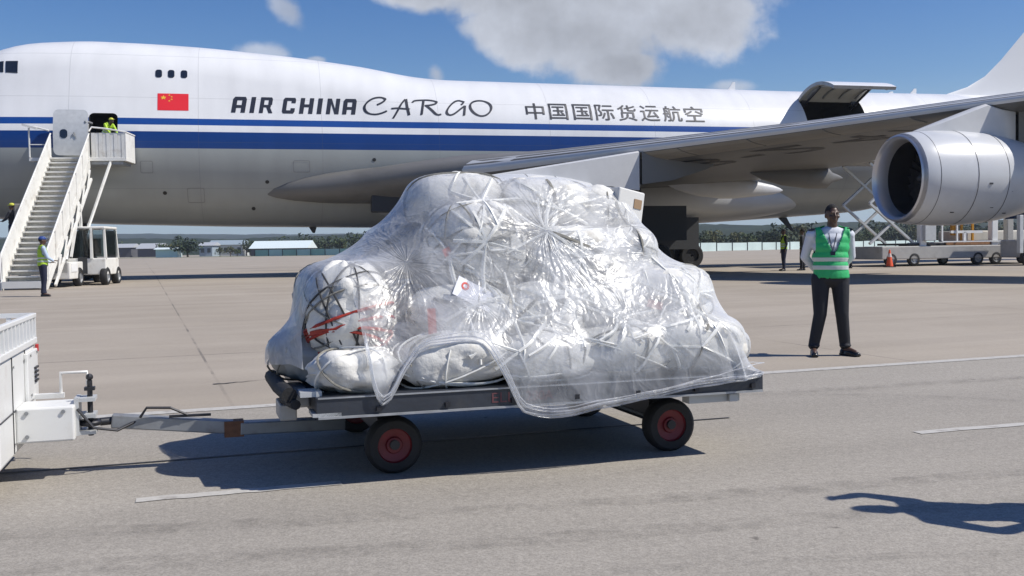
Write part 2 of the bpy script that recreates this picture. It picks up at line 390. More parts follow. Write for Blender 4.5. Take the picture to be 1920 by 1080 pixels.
def trace_mat():
    m = bpy.data.materials.new('tyre_and_shadow_trace'); m.use_nodes = True; t = m.node_tree; b_ = t.nodes['Principled BSDF']; b_.inputs['Base Color'].default_value = (.06, .055, .05, 1); b_.inputs['Roughness'].default_value = .85
    c = nd(t, 'ShaderNodeTexCoord'); n = nd(t, 'ShaderNodeTexNoise'); n.inputs['Scale'].default_value = 5; n.inputs['Detail'].default_value = 8; n.inputs['Roughness'].default_value = .7; t.links.new(c.outputs['Object'], n.inputs['Vector'])
    r = nd(t, 'ShaderNodeMapRange', interpolation_type='SMOOTHSTEP'); t.links.new(n.outputs['Fac'], r.inputs[0]); r.inputs[1].default_value = .35; r.inputs[2].default_value = .85; r.inputs[4].default_value = .26; t.links.new(r.outputs[0], b_.inputs['Alpha']); return m
M['trace'] = trace_mat()
def curve_strip(name, pts, w, m, lift, parent):
    pts = [Vector(p) for p in pts]; rows = []
    for k, p in enumerate(pts):
        d = pts[min(k + 1, len(pts) - 1)] - pts[max(k - 1, 0)]; d.z = 0; n_ = Vector((-d.y, d.x, 0)).normalized(); rows.append([Vector((q.x, q.y, gz(q.y) + lift)) for q in (p - n_ * w / 2, p + n_ * w / 2)])
    b_ = MB(); b_.grid(rows); return b_.build(name, m, parent)
def bez(p0, p1, p2, n=30): return [p0 * (1 - u) ** 2 + p1 * 2 * u * (1 - u) + p2 * u * u for u in [k / n for k in range(n + 1)]]
for k, (a, m_, c, w) in enumerate((((-100, 1010), (700, 985), (2000, 880), .19), ((-100, 1075), (800, 1040), (2000, 935), .19), ((-100, 825), (600, 790), (2000, 705), .2), ((1420, 745), (1650, 735), (2000, 760), .12), ((735, 905), (870, 960), (1260, 872), .035), ((790, 907), (850, 935), (880, 938), .015), ((1150, 1078), (1450, 1050), (1990, 1040), .05))):  # thin arcs beside the dolly paint in the film hem's shadow
    curve_strip('tyre_and_shadow_mark', bez(gp(*a), gp(*m_), gp(*c)), w, M['trace'] if w > .1 else M['trace'], 0.010 + .0015 * k, road)
# ================================================================== AIRCRAFT
TH = R(13.7); AO = Vector((-17.9, 44.7, 0)); AU = Vector((math.cos(TH), math.sin(TH), 0)); AN = Vector((math.sin(TH), -math.cos(TH), 0))
jet = empty('cargo_aircraft', AO - AU * 8.5, TH, 'white four engined cargo jet with two blue stripes along its fuselage, parked on the apron', 'aircraft')
def aw(s, t, z): return AO + AU * (s - 8.5) + AN * t + Vector((0, 0, z))      # aircraft station, lateral (towards camera), height
def L(s, t, z): return Vector((s, -t, z))                                     # the same in the aircraft's own frame
def smooth_interp(tab, w=1.2):
    xs = np.arange(-6, 76, 0.1); ys = np.interp(xs, [a for a, _ in tab], [b_ for _, b_ in tab])
    k = np.ones(int(w / 0.1)); k /= k.sum()
    for _ in range(2):
        yp = np.pad(ys, len(k), mode='edge'); ys = np.convolve(yp, k, 'same')[len(k):-len(k)]
    return lambda s: float(np.interp(s, xs, ys))
f_zb = smooth_interp([(0, 4.7), (1, 3.75), (2, 3.35), (4.6, 2.88), (8.5, 2.68), (14, 2.52), (20, 2.42), (36, 2.45), (41, 2.72), (45.5, 3.0), (52, 4.2), (60, 6.2), (68, 8.0)])
f_zc = smooth_interp([(0, 5.3), (1, 7.3), (2, 8.55), (3.2, 9.5), (4.6, 10.18), (5.7, 10.46), (8, 10.62), (10.8, 10.57), (13, 10.47), (16.8, 10.17), (19.7, 9.83), (22.0, 9.42), (23.4, 9.31), (30, 9.27), (41, 9.19), (50, 9.25), (58, 9.25), (68, 8.7)], 1.0)
f_r1 = smooth_interp([(0, 0.3), (1, 1.5), (2, 2.15), (4.6, 2.9), (8.5, 3.2), (12, 3.25), (44, 3.25), (52, 2.6), (60, 1.6), (68, 0.4)])
f_r2 = smooth_interp([(0, 0.25), (1, 0.9), (2, 1.35), (4.6, 2.05), (8.5, 2.4), (14, 2.5), (18, 2.7), (23, 3.2), (44, 3.2), (52, 2.5), (60, 1.5), (68, 0.3)])
def section(s):
    r1 = min(f_r1(s), (f_zc(s) - f_zb(s)) / 2 - 0.05); r2 = min(f_r2(s), r1); z1 = f_zb(s) + r1; z2 = max(f_zc(s) - r2, z1 + 0.02)
    k = min(max((r1 - r2) / (z2 - z1), -1), 1)
    return r1, r2, z1, z2, math.asin(k)
def half_w(s, z):
    """half width of the fuselage at a height"""
    r1, r2, z1, z2, ph = section(s)
    za, ta = z1 + r1 * math.sin(ph), r1 * math.cos(ph); zb_, tb = z2 + r2 * math.sin(ph), r2 * math.cos(ph)
    if z <= za: return math.sqrt(max(r1 * r1 - (z - z1) ** 2, 0))
    if z >= zb_: return math.sqrt(max(r2 * r2 - (z - z2) ** 2, 0))
    return ta + (tb - ta) * (z - za) / max(zb_ - za, 1e-6)
def ring(s, n1=26, n2=26):
    r1, r2, z1, z2, ph = section(s); half = []
    for i in range(n1): a = -math.pi / 2 + (ph + math.pi / 2) * i / (n1 - 1); half.append((r1 * math.cos(a), z1 + r1 * math.sin(a)))
    for i in range(n2): a = ph + (math.pi / 2 - ph) * i / (n2 - 1); half.append((r2 * math.cos(a), z2 + r2 * math.sin(a)))
    return [L(s, t, z) for t, z in half] + [L(s, -t, z) for t, z in half[-2:0:-1]]
# fuselage paint: white top, two blue bands, grey belly (the scheme follows the aircraft's own height)
def livery():
    m = bpy.data.materials.new('aircraft_livery'); m.use_nodes = True; t = m.node_tree; b = t.nodes['Principled BSDF']
    b.inputs['Roughness'].default_value = 0.3
    c = nd(t, 'ShaderNodeTexCoord'); s = nd(t, 'ShaderNodeSeparateXYZ'); t.links.new(c.outputs['Object'], s.inputs[0])
    n = nd(t, 'ShaderNodeTexNoise'); n.inputs['Scale'].default_value = 0.7; n.inputs['Detail'].default_value = 7; t.links.new(c.outputs['Object'], n.inputs['Vector'])
    st = nd(t, 'ShaderNodeMapping'); st.inputs['Scale'].default_value = (1.6, 0.4, 0.25); t.links.new(c.outputs['Object'], st.inputs['Vector'])
    n2 = nd(t, 'ShaderNodeTexNoise'); n2.inputs['Scale'].default_value = 1.0; n2.inputs['Detail'].default_value = 6; t.links.new(st.outputs[0], n2.inputs['Vector'])
    cr = nd(t, 'ShaderNodeValToRGB'); cr.color_ramp.interpolation = 'CONSTANT'
    mrz = nd(t, 'ShaderNodeMapRange'); t.links.new(s.outputs[2], mrz.inputs[0]); mrz.inputs[1].default_value = 0; mrz.inputs[2].default_value = 12
    t.links.new(mrz.outputs[0], cr.inputs[0])
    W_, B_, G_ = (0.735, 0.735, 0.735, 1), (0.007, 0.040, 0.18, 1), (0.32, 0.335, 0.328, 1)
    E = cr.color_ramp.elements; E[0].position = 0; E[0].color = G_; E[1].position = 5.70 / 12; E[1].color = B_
    for p, cc in ((6.40, W_), (6.70, (0.012, 0.065, 0.27, 1)), (6.975, W_)): e = E.new(p / 12); e.color = cc
    sc = nd(t, 'ShaderNodeVectorMath', operation='SCALE'); t.links.new(cr.outputs[0], sc.inputs[0])
    m1 = nd(t, 'ShaderNodeMapRange'); t.links.new(n.outputs['Fac'], m1.inputs[0]); m1.inputs[1].default_value = .25; m1.inputs[2].default_value = .75; m1.inputs[3].default_value = 0.95; m1.inputs[4].default_value = 1.04
    m2 = nd(t, 'ShaderNodeMapRange'); t.links.new(n2.outputs['Fac'], m2.inputs[0]); m2.inputs[1].default_value = .3; m2.inputs[2].default_value = .7; m2.inputs[3].default_value = 0.95; m2.inputs[4].default_value = 1.03
    t.links.new(math_n('MULTIPLY', m1.outputs[0], m2.outputs[0], t=t), sc.inputs['Scale'])
    # skin panel laps
    def lap(o, per, w, ph=0.0):
        f = math_n('ABSOLUTE', math_n('SUBTRACT', math_n('FRACT', math_n('ADD', math_n('DIVIDE', o, per, t=t), ph, t=t), t=t), 0.5, t=t), t=t)
        return math_n('LESS_THAN', f, w / per, t=t)
    lp = math_n('MAXIMUM', lap(s.outputs[0], 5.1, 0.012), lap(s.outputs[2], 1.9, 0.010, 0.35), t=t)
    dk = nd(t, 'ShaderNodeMix', data_type='RGBA'); t.links.new(math_n('MULTIPLY', lp, 0.26, t=t), dk.inputs['Factor']); t.links.new(sc.outputs[0], dk.inputs['A']); dk.inputs['B'].default_value = (0.1, 0.1, 0.1, 1)
    t.links.new(dk.outputs['Result'], b.inputs['Base Color'])
    return m
M['livery'] = livery()
ss = sorted(set([0.0, 0.15, 0.4] + [round(x, 2) for x in np.arange(0.75, 68.5, 0.5)]))
b = MB(); P = [ring(s) for s in ss]; b.grid(P, wrap=True); k = len(P[0])
b.f.append(tuple(range(k - 1, -1, -1))); b.m.append(0); nn = len(b.v); b.f.append(tuple(nn - k + j for j in range(k))); b.m.append(0)
fus = b.build('fuselage', [M['livery'], M['inner_shade']], jet)
def rounded(s0, s1, z0, z1, r, n=5):
    pts = []
    for (cx, cz, a0) in ((s1 - r, z1 - r, 0), (s0 + r, z1 - r, 90), (s0 + r, z0 + r, 180), (s1 - r, z0 + r, 270)):
        for i in range(n + 1): a = R(a0 + 90 * i / n); pts.append((cx + r * math.cos(a), cz + r * math.sin(a)))
    return pts
cut = MB()
D0, D1, DZ0, DZ1 = 8.45, 9.57, 5.34, 7.17
C0, C1, CZ0, CZ1 = 41.15, 44.5, 5.35, 8.55
for (poly, ta, tb) in ((rounded(D0, D1, DZ0, DZ1, 0.2), 1.2, 6), (rounded(C0, C1, CZ0, CZ1, 0.15), -1.3, 6)):
    cut.prism([L(s, ta, z) for s, z in poly], L(0, tb - ta, 0))
cutter = cut.build('cutter', [M['inner_shade']], jet)
md = fus.modifiers.new('cut', 'BOOLEAN'); md.object = cutter; md.operation = 'DIFFERENCE'; md.solver = 'EXACT'; md.material_mode = 'TRANSFER'
me = evaluated(fus); fus.modifiers.clear(); fus.data = me; bpy.data.objects.remove(cutter); set_smooth(me, 30)

def decal(name, polys, m, parent, lift=0.014, maxlen=0.12):
    """flat print laid on the fuselage side; polys in (station, height)"""
    bm = bmesh.new()
    for poly in polys:
        vs = [bm.verts.new((s, 0, z)) for s, z in poly]
        try: bm.faces.new(vs)
        except ValueError: pass
    bmesh.ops.triangulate(bm, faces=[f for f in bm.faces if len(f.verts) > 4])
    for _ in range(4):
        es = [e for e in bm.edges if e.calc_length() > maxlen * 2]
        if not es: break
        bmesh.ops.subdivide_edges(bm, edges=es, cuts=1)
    for v in bm.verts: v.co = L(v.co.x, half_w(v.co.x, v.co.z) + lift, v.co.z)
    me = bpy.data.meshes.new(name); bm.to_mesh(me); bm.free(); me.materials.append(m)
    return link(name, me, parent)
def flat_panel(name, poly, depth, m, parent, lift=0.02, bevel=0.0):
    """thin plate following the fuselage side"""
    o = decal(name, [poly], m, parent, lift); sd = o.modifiers.new('solid', 'SOLIDIFY'); sd.thickness = depth; sd.offset = 0
    return o
M['seamgrey'] = mat('panel_seam', (.22, .22, .22), .6)
# windows
f_up = 8.95
for i, s in enumerate((11.16, 11.66, 12.18)):
    flat_panel('cabin_window', rounded(s - 0.13, s + 0.13, f_up - 0.17, f_up + 0.17, 0.09), 0.02, M['glass'], jet, 0.012)
flat_panel('cockpit_window', [(5.16, 8.90), (5.62, 8.87), (5.60, 9.40), (5.12, 9.40)], 0.02, M['glass'], jet, 0.012)
flat_panel('cockpit_window', [(4.4, 8.93), (5.06, 8.91), (5.03, 9.40), (4.5, 9.34)], 0.02, M['glass'], jet, 0.012)
# static ports and drains
for s, z in ((15.5, 4.35), (14.9, 3.25), (20.05, 5.3), (11.3, 3.9)):
    decal('drain_port', [[(s + 0.085 * math.cos(a), z + 0.075 * math.sin(a)) for a in np.linspace(0, 2 * math.pi, 13)[:-1]]], M['black'], jet, 0.012)
for s0, s1, z0, z1 in ((12.2, 12.9, 3.5, 4.1), (16.6, 17.3, 4.75, 5.25), (10.4, 10.9, 4.7, 5.2)):
    o_p, i_p = rounded(s0, s1, z0, z1, .07), rounded(s0 + .022, s1 - .022, z0 + .022, z1 - .022, .06); n = len(o_p)
    decal('hatch_outline', [[o_p[k], o_p[(k + 1) % n], i_p[(k + 1) % n], i_p[k]] for k in range(n)], M['seamgrey'], jet, 0.010)
# flag
F0, F1, FZ0, FZ1 = 11.12, 12.36, 7.33, 8.07
flag = decal('flag', [[(F0, FZ0), (F1, FZ0), (F1, FZ1), (F0, FZ1)]], M['red'], jet, 0.010)
def star(cx, cz, r, a0=90):
    return [(cx + (r if i % 2 == 0 else r * 0.4) * math.cos(R(a0 + i * 36)), cz + (r if i % 2 == 0 else r * 0.4) * math.sin(R(a0 + i * 36))) for i in range(10)]
decal('star', [star(F0 + 0.235, FZ1 - 0.18, 0.11)], M['gold'], flag, 0.016)
for sx, sz in ((0.47, 0.07), (0.56, 0.145), (0.56, 0.25), (0.47, 0.325)): decal('star', [star(F0 + sx, FZ1 - sz, 0.042)], M['gold'], flag, 0.016)
# lettering: pen strokes in a unit square
def ribbon(pts, nib, closed=False):
    """nib: (dx,dy) fixed pen vector"""
    out = []
    for a, c in zip(pts[:-1], pts[1:]):
        q = [(a[0] - nib[0], a[1] - nib[1]), (c[0] - nib[0], c[1] - nib[1]), (c[0] + nib[0], c[1] + nib[1]), (a[0] + nib[0], a[1] + nib[1])]
        out.append(q)
    return out
def stroke(pts, w):
    out = []
    for a, c in zip(pts[:-1], pts[1:]):
        dx, dy = c[0] - a[0], c[1] - a[1]; l = math.hypot(dx, dy); dx /= l; dy /= l; n = (-dy * w / 2, dx * w / 2); e = (dx * w * 0.0, dy * w * 0.0)
        out.append([(a[0] + n[0] - e[0], a[1] + n[1] - e[1]), (a[0] - n[0] - e[0], a[1] - n[1] - e[1]), (c[0] - n[0] + e[0], c[1] - n[1] + e[1]), (c[0] + n[0] + e[0], c[1] + n[1] + e[1])])
    return out
def rect(x0, y0, x1, y1): return [(x0, y0), (x1, y0), (x1, y1), (x0, y1)]
w_ = 0.30
BOLD = {
 'A': [rect(0, 0, w_, .86), rect(.64, 0, .94, .86), [(0, .86), (.94, .86), (.84, 1), (.12, 1)], rect(w_, .78, .64, .86), rect(w_, .30, .64, .48)],
 'I': [rect(0, 0, w_, 1)],
 'R': [rect(0, 0, w_, 1), [(w_, 1), (w_, .82), (.92, .82), (.92, .90), (.82, 1)], rect(.62, .52, .92, .82), rect(w_, .36, .84, .52), [(.5, .36), (.74, 0), (1.04, 0), (.80, .36)]],
 'C': [rect(0, .12, w_, .88), [(0, .88), (.94, .88), (.86, 1), (.1, 1)], rect(w_, .80, .62, .88), rect(.62, .66, .94, .88), [(0, .12), (.1, 0), (.86, 0), (.94, .12)], rect(w_, .12, .62, .20), rect(.62, .12, .94, .34)],
 'H': [rect(0, 0, w_, 1), rect(.64, 0, .94, 1), rect(w_, .42, .64, .60)],
 'N': [rect(0, 0, w_, 1), rect(.64, 0, .94, 1), [(w_, 1), (w_, .68), (.64, .0), (.64, .34)]],
}
def put(polys, s0, z0, ws, hz, slant, name='letter', m=None):
    out = [[(s0 + x * ws + slant * y * hz, z0 + y * hz) for x, y in p] for p in polys]
    return decal(name, out, m or M['letter'], jet)
def spx(px, t=3.1):
    """aircraft station seen at a picture column, for laying out the lettering"""
    r = (px - 960) / FPX; X0 = AO.x + t * AN.x; Z0 = AO.y + t * AN.y
    return 8.5 + (r * Z0 - X0) / (AU.x - r * AU.y)
BZ, BH = 7.285, 0.71
for ch, a, c in (('A', 441, 466.8), ('I', 475.3, 483.7), ('R', 493, 517.5), ('C', 535.7, 559.2), ('H', 568, 593), ('I', 601, 609.4), ('N', 618.4, 642), ('A', 648.7, 673.2)):
    w0 = {'I': .30, 'R': 1.0}.get(ch, .94); sa, sc_ = spx(a), spx(c)
    put(BOLD[ch], sa, BZ, (sc_ - sa) / w0, BH, 0.17)
CAL = {
 'C': [[(.58, .56), (.78, .68), (.95, .86), (.88, .97), (.68, 1.0), (.42, .92), (.18, .72), (.03, .45), (.06, .2), (.22, .05), (.48, .01), (.75, .08), (1.0, .22)]],
 'A': [[(.08, 0), (.3, .32), (.55, .72), (.80, .99)], [(.84, 1.0), (.86, .6), (.94, .17)], [(.02, .49), (.3, .52), (.98, .48)]],
 'R': [[(.02, .80), (.10, .92), (.35, .97), (.62, .98), (.86, .90), (.84, .76), (.65, .66), (.45, .62)], [(.42, .95), (.36, .5), (.30, .02)], [(.48, .64), (.65, .38), (.84, .05), (1.0, .08)]],
 'G': [[(.95, .92), (.7, 1.0), (.45, .88), (.18, .55), (.04, .22), (.15, .04), (.4, .12), (.75, .45), (.98, .66)], [(.98, .66), (.93, .35), (.88, .02)], [(.95, .92), (.88, .80), (.80, .72)]],
 'O': [[(.5 + .5 * math.cos(R(a)) + .04 * math.sin(R(2 * a)), .5 + .5 * math.sin(R(a))) for a in range(100, 461, 12)]],
}
def round_off(st):
    if len(st) < 4: return st
    pts = []
    for i in range(len(st) - 1):
        p0, p1, p2, p3 = st[max(i - 1, 0)], st[i], st[i + 1], st[min(i + 2, len(st) - 1)]
        for q in range(4):
            u = q / 4
            pts.append(tuple(0.5 * (2 * p1[j] + (p2[j] - p0[j]) * u + (2 * p0[j] - 5 * p1[j] + 4 * p2[j] - p3[j]) * u * u + (3 * p1[j] - p0[j] - 3 * p2[j] + p3[j]) * u ** 3) for j in (0, 1)))
    return pts + [st[-1]]
for ch, a, c, za, zb_ in (('C', 690, 733, 7.30, 8.09), ('A', 741, 776, 7.14, 8.04), ('R', 781, 834, 7.30, 8.03), ('G', 843, 881, 7.30, 8.03), ('O', 890, 929, 7.31, 8.05)):
    sa, sc_ = spx(a), spx(c); pol = []
    for st in CAL[ch]:
        st = [(sa + x * (sc_ - sa), za + z * (zb_ - za)) for x, z in round_off(st)]
        pol += ribbon(st, (0.062, 0.022)); pol += stroke(st, 0.075)
    decal('letter', pol, M['letter'], jet)
def text_polys(txt, size=1.0):
    cu_ = bpy.data.curves.new('t', 'FONT'); cu_.body = txt; cu_.size = size; cu_.resolution_u = 3
    o = bpy.data.objects.new('t', cu_); COL.objects.link(o); me = evaluated(o); bpy.data.objects.remove(o)
    P = [[tuple(me.vertices[i].co[:2]) for i in p.vertices] for p in me.polygons]; bpy.data.meshes.remove(me); return P
def fit(P, x0, x1, y0, y1):
    xs = [p[0] for q in P for p in q]; ys_ = [p[1] for q in P for p in q]; a, b_ = min(xs), max(xs); c, d = min(ys_), max(ys_)
    return [[(x0 + (x - a) / (b_ - a) * (x1 - x0), y0 + (y - c) / (d - c) * (y1 - y0)) for x, y in q] for q in P]
for i, ch in enumerate('中国国际货运航空'):
    P = text_polys(ch)
    if not P: continue
    px = (993.4, 1037, 1082, 1124, 1166, 1208.6, 1250.7, 1291.5)[i]; s0, s1 = spx(px), spx(px + 34.5)
    P = fit(P, s0, s1, 7.20, 7.97)
    # heavier weight: the same glyph laid down again a hair to each side
    P2 = [[(x + d, z + e) for x, z in q] for q in P for d, e in ((-.014, 0), (.014, 0), (0, .012))]
    o = decal('letter', P2, M['letter'], jet, 0.014, 0.2)
# crew door swung open forward of its doorway
def door_y(z): return 3.62 - (half_w(8, 6.2) - half_w(8.0, z))
b = MB(); D_a, D_b, D_0, D_1, D_r = 7.2, 8.5, 5.36, 7.22, 0.2
zs_ = [D_0 + D_r * (1 - math.cos(R(90 * i / 6))) for i in range(7)] + list(np.linspace(D_0 + D_r, D_1 - D_r, 12))[1:-1] + [D_1 - D_r + D_r * math.sin(R(90 * i / 6)) for i in range(7)]
def inset(z):
    d = max(D_0 + D_r - z, z - (D_1 - D_r), 0); return D_r - math.sqrt(max(D_r ** 2 - d ** 2, 0))
for off in (0.0, 0.11):
    b.grid([[L(D_a + inset(z) + (D_b - D_a - 2 * inset(z)) * q / 3, door_y(z) + off, z) for q in range(4)] for z in zs_])
n = len(zs_) * 4
for k in range(len(zs_) - 1):
    for q in (0, 3): b.f.append((k * 4 + q, k * 4 + 4 + q, n + k * 4 + 4 + q, n + k * 4 + q)); b.m.append(0)
for k in (0, len(zs_) - 1):
    for q in range(3): b.f.append((k * 4 + q, k * 4 + q + 1, n + k * 4 + q + 1, n + k * 4 + q)); b.m.append(0)
door = b.build('crew_door', M['galv'], jet, smooth=35)
b = MB(); pw = rounded(7.46, 7.74, 6.04, 6.40, 0.12); b.prism([L(s, door_y(z) + 0.105, z) for s, z in pw], L(0, 0.02, 0)); b.build('door_window', M['glass'], door)
b = MB(); b.tube([L(7.92, 3.76, 6.1), L(8.0, 3.78, 6.3), L(8.06, 3.76, 6.04)], 0.02, 6); b.build('door_handle', M['steel'], door)
b = MB(); b.tube([L(8.6, 3.25, 6.7), L(8.5, 3.5, 6.72), L(8.4, 3.66, 6.7)], 0.05, 8); b.build('door_hinge', M['steel'], door)
# side cargo door raised like a canopy
hz0 = 8.55; ht = half_w(42.8, hz0); r1, r2, z1, z2, ph = section(42.8)
prof = []   # skin outline from hinge down to the sill, hinge at origin
for i in range(15):
    z = hz0 - (hz0 - 5.45) * i / 14; prof.append((half_w(42.8, z) - ht, z - hz0))
ang = R(72); prof = [(t * math.cos(ang) - z * math.sin(ang), t * math.sin(ang) + z * math.cos(ang)) for t, z in prof]
b = MB()
N0 = len(prof)
for (sa, sb) in ((C0 + 0.03, C1 - 0.03),):
    outer = [[L(s, ht + t, hz0 + z) for s in (sa, sb)] for t, z in prof]
    inner = []
    for i, (t, z) in enumerate(prof):
        t0, z0 = prof[max(i - 1, 0)]; t1_, z1_ = prof[min(i + 1, N0 - 1)]; d = math.hypot(t1_ - t0, z1_ - z0); nx, nz_ = (z1_ - z0) / d, -(t1_ - t0) / d
        inner.append([L(s, ht + t + nx * 0.16, hz0 + z + nz_ * 0.16) for s in (sa, sb)])
    b.grid(outer, 0); b.grid(inner, 1)
    for j in (0, 1): b.grid([[outer[i][j], inner[i][j]] for i in range(N0)], 2)
    b.grid([outer[-1], inner[-1]], 2); b.grid([outer[0], inner[0]], 2)
M['doorin'] = mat('door_lining', (0.36, 0.36, 0.33), 0.6, var=0.12, vscale=2)
cdoor = b.build('cargo_door', [M['plane_white'], M['doorin'], M['steel']], jet, smooth=30)
for s in (C0 + 0.35, C0 + 1.2, C0 + 2.1, C1 - 0.35):
    b = MB(); pts = []
    for i in range(1, N0 - 1):
        t, z = prof[i]; t0, z0 = prof[i - 1]; t1_, z1_ = prof[i + 1]; d = math.hypot(t1_ - t0, z1_ - z0); nx, nz_ = (z1_ - z0) / d, -(t1_ - t0) / d
        pts.append(L(s, ht + t + nx * 0.2, hz0 + z + nz_ * 0.2))
    for a, c in zip(pts[:-1], pts[1:]): b.bar(a, c, 0.07, 0.08)
    b.build('door_rib', M['steel'], cdoor)
for s in (C0 + 0.3, C1 - 0.3):
    b = MB(); t, z = prof[6]; b.tube([L(s, ht - 0.2, hz0 - 0.45), L(s, ht + t + 0.1, hz0 + z - 0.2)], 0.06, 8); b.box(L(s, ht + 0.02, hz0 - 0.18), (0.3, 0.3, 0.26)); b.build('door_actuator', M['blackmetal'], cdoor)
b = MB(); b.bar(L(C0, ht + 0.02, hz0 - 0.06), L(C1, ht + 0.02, hz0 - 0.06), 0.08, 0.12); b.build('door_hinge', M['steel'], cdoor)
# antennas on the crown
for s, h in ((17.0, 0.0), (38.5, 0.42), (49.0, 0.3), (47.6, 0.12)):
    if h: b = MB(); z = f_zc(s); b.prism([L(s - .2, 0.02, z - .05), L(s + .25, 0.02, z - .05), L(s + .25, 0.02, z + h), L(s + .12, 0.02, z + h)], L(0, -0.04, 0)); b.build('antenna', M['plane_white'], jet)
b = MB(); b.prism([L(41.1, 0.02, 2.75), L(41.6, 0.02, 2.75), L(42.0, 0.02, 2.05), L(41.85, 0.02, 2.05)], L(0, -0.04, 0)); b.build('antenna', M['blackmetal'], jet)
for s in (17.3, 22.0): b = MB(); b.prism([L(s, 0.02, 2.52), L(s + .4, 0.02, 2.52), L(s + .3, 0.02, 2.2), L(s + .2, 0.02, 2.2)], L(0, -0.04, 0)); b.build('antenna', M['blackmetal'], jet)

M['plane_grey_l'] = mat('pylon_grey', (0.58, 0.58, 0.58), 0.38, var=0.04)
# wing: sections (lateral, leading edge station, chord, leading edge height, thickness ratio, twist)
WS = [(2.6, 15.2, 21.8, 4.05, .075, 0), (3.4, 17.6, 19.3, 4.15, .085, 0), (4.3, 20.6, 16.0, 4.45, .105, -1), (5.6, 22.9, 13.8, 4.62, .12, 1.5), (7.3, 25.0, 12.0, 4.76, .12, 2.5), (12, 29.2, 9.6, 5.04, .11, 2.5), (16, 32.75, 8.4, 5.27, .10, 2), (20, 36.3, 7.5, 5.56, .095, 0.5), (26, 41.7, 6.1, 5.98, .09, 1), (32, 47.0, 4.3, 6.4, .09, 1.5)]
def wsec(t):
    A = np.array(WS); return [float(np.interp(t, A[:, 0], A[:, i])) for i in range(1, 6)]
NA = 18
def airfoil(t, side):
    s0, c, z0, th, tw = wsec(t); pts = []
    def yt(x): return 5 * th * (0.2969 * math.sqrt(x) - 0.126 * x - 0.3516 * x * x + 0.2843 * x ** 3 - 0.1036 * x ** 4)
    xs = [0.5 * (1 - math.cos(math.pi * i / NA)) for i in range(NA + 1)]
    seq = [(x, yt(x)) for x in xs[::-1]] + [(x, -yt(x)) for x in xs[1:-1]]
    for x, y in seq:
        y += 0.012 * math.sin(math.pi * x); px, pz = x * c, y * c
        a = R(tw); pts.append(Vector((s0 + px * math.cos(a) + pz * math.sin(a), -t * side, z0 - px * math.sin(a) + pz * math.cos(a))))
    return pts
def wing(side):
    b = MB(); ts = [2.6, 3.0, 3.4, 3.8, 4.3, 4.9, 5.6, 6.4, 7.3] + [7.3 + i * 0.9 for i in range(1, 28)] + [32]
    P = [airfoil(t, side) for t in ts]; b.grid(P, 0, wrap=True); k = len(P[0])
    b.f.append(tuple(range(k - 1, -1, -1))); b.m.append(0); n = len(b.v); b.f.append(tuple(n - k + j for j in range(k))); b.m.append(0)
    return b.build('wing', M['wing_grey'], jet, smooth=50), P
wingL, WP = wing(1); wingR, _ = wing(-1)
def under(t, x, off=0.0):
    """point under the near wing at chord fraction x"""
    P = airfoil(t, 1); n = len(P); lo = [P[NA]] + P[NA + 1:] + [P[0]]
    s0, c, *_ = wsec(t); xs = [0.5 * (1 - math.cos(math.pi * i / NA)) for i in range(NA + 1)]
    i = min(max(int(np.searchsorted(xs, x)) - 1, 0), NA - 1); u = (x - xs[i]) / (xs[i + 1] - xs[i]); p = lo[i].lerp(lo[i + 1], u); return p + Vector((0, 0, -off))
def over(t, x, off=0.0):
    P = airfoil(t, 1); up = P[:NA + 1][::-1]; xs = [0.5 * (1 - math.cos(math.pi * i / NA)) for i in range(NA + 1)]
    i = min(max(int(np.searchsorted(xs, x)) - 1, 0), NA - 1); u = (x - xs[i]) / (xs[i + 1] - xs[i]); return up[i].lerp(up[i + 1], u) + Vector((0, 0, off))
# bright bare nose strip of the wing and flap panels under it, ground bounce painted in as cream
b = MB(); rows = []
for t in [6.0, 6.4, 6.8] + [7.4 + i * 0.7 for i in range(36)]:
    kx = min(1, max(.15, (t - 3.2) / 4)); rows.append([over(t, 0.045 * kx, 0.006), over(t, 0.02 * kx, 0.006), over(t, 0.006, 0.004) + Vector((-0.004, 0, 0)), over(t, 0, 0) + Vector((-0.012, 0, 0)), under(t, 0.004, 0.004) + Vector((-0.006, 0, 0)), under(t, 0.008, 0.006)])
b.grid(rows); b.build('leading_edge', M['lead'], wingL, smooth=60)
te = [7.6, 9.3, 11.0, 12.9, 14.9, 16.9, 19.0]
for i in range(len(te) - 1):
    b = MB(); t0, t1_ = te[i] + 0.03, te[i + 1] - 0.03; rows = []
    for q in range(4):
        t = t0 + (t1_ - t0) * q / 3; rows.append([under(t, x, 0.012) for x in (0.011, 0.03, 0.06, 0.10)])
    b.grid(rows); o = b.build('leading_edge_panel', M['cream'], wingL); sd = o.modifiers.new('s', 'SOLIDIFY'); sd.thickness = 0.02; sd.offset = 0
# registration under the wing
for i, ch in enumerate('B-24A'):
    P = text_polys(ch);
    if not P: continue
    w0 = (11.3, 13.1, 14.0, 15.9, 17.7)[i]
    P = fit(P, 0, 1.35 if ch != '-' else 0.6, 0 if ch != '-' else 0.45, 1 if ch != '-' else 0.6)
    bm = bmesh.new()
    for q in P:
        vs = []
        for x, y in q:
            t = w0 + x; p = under(t, 0.16 + (y) * 0.2, 0.012); vs.append(bm.verts.new(p))
        bm.faces.new(vs)
    me = bpy.data.meshes.new('letter'); bm.to_mesh(me); bm.free(); me.materials.append(M['black']); link('letter', me, wingL)
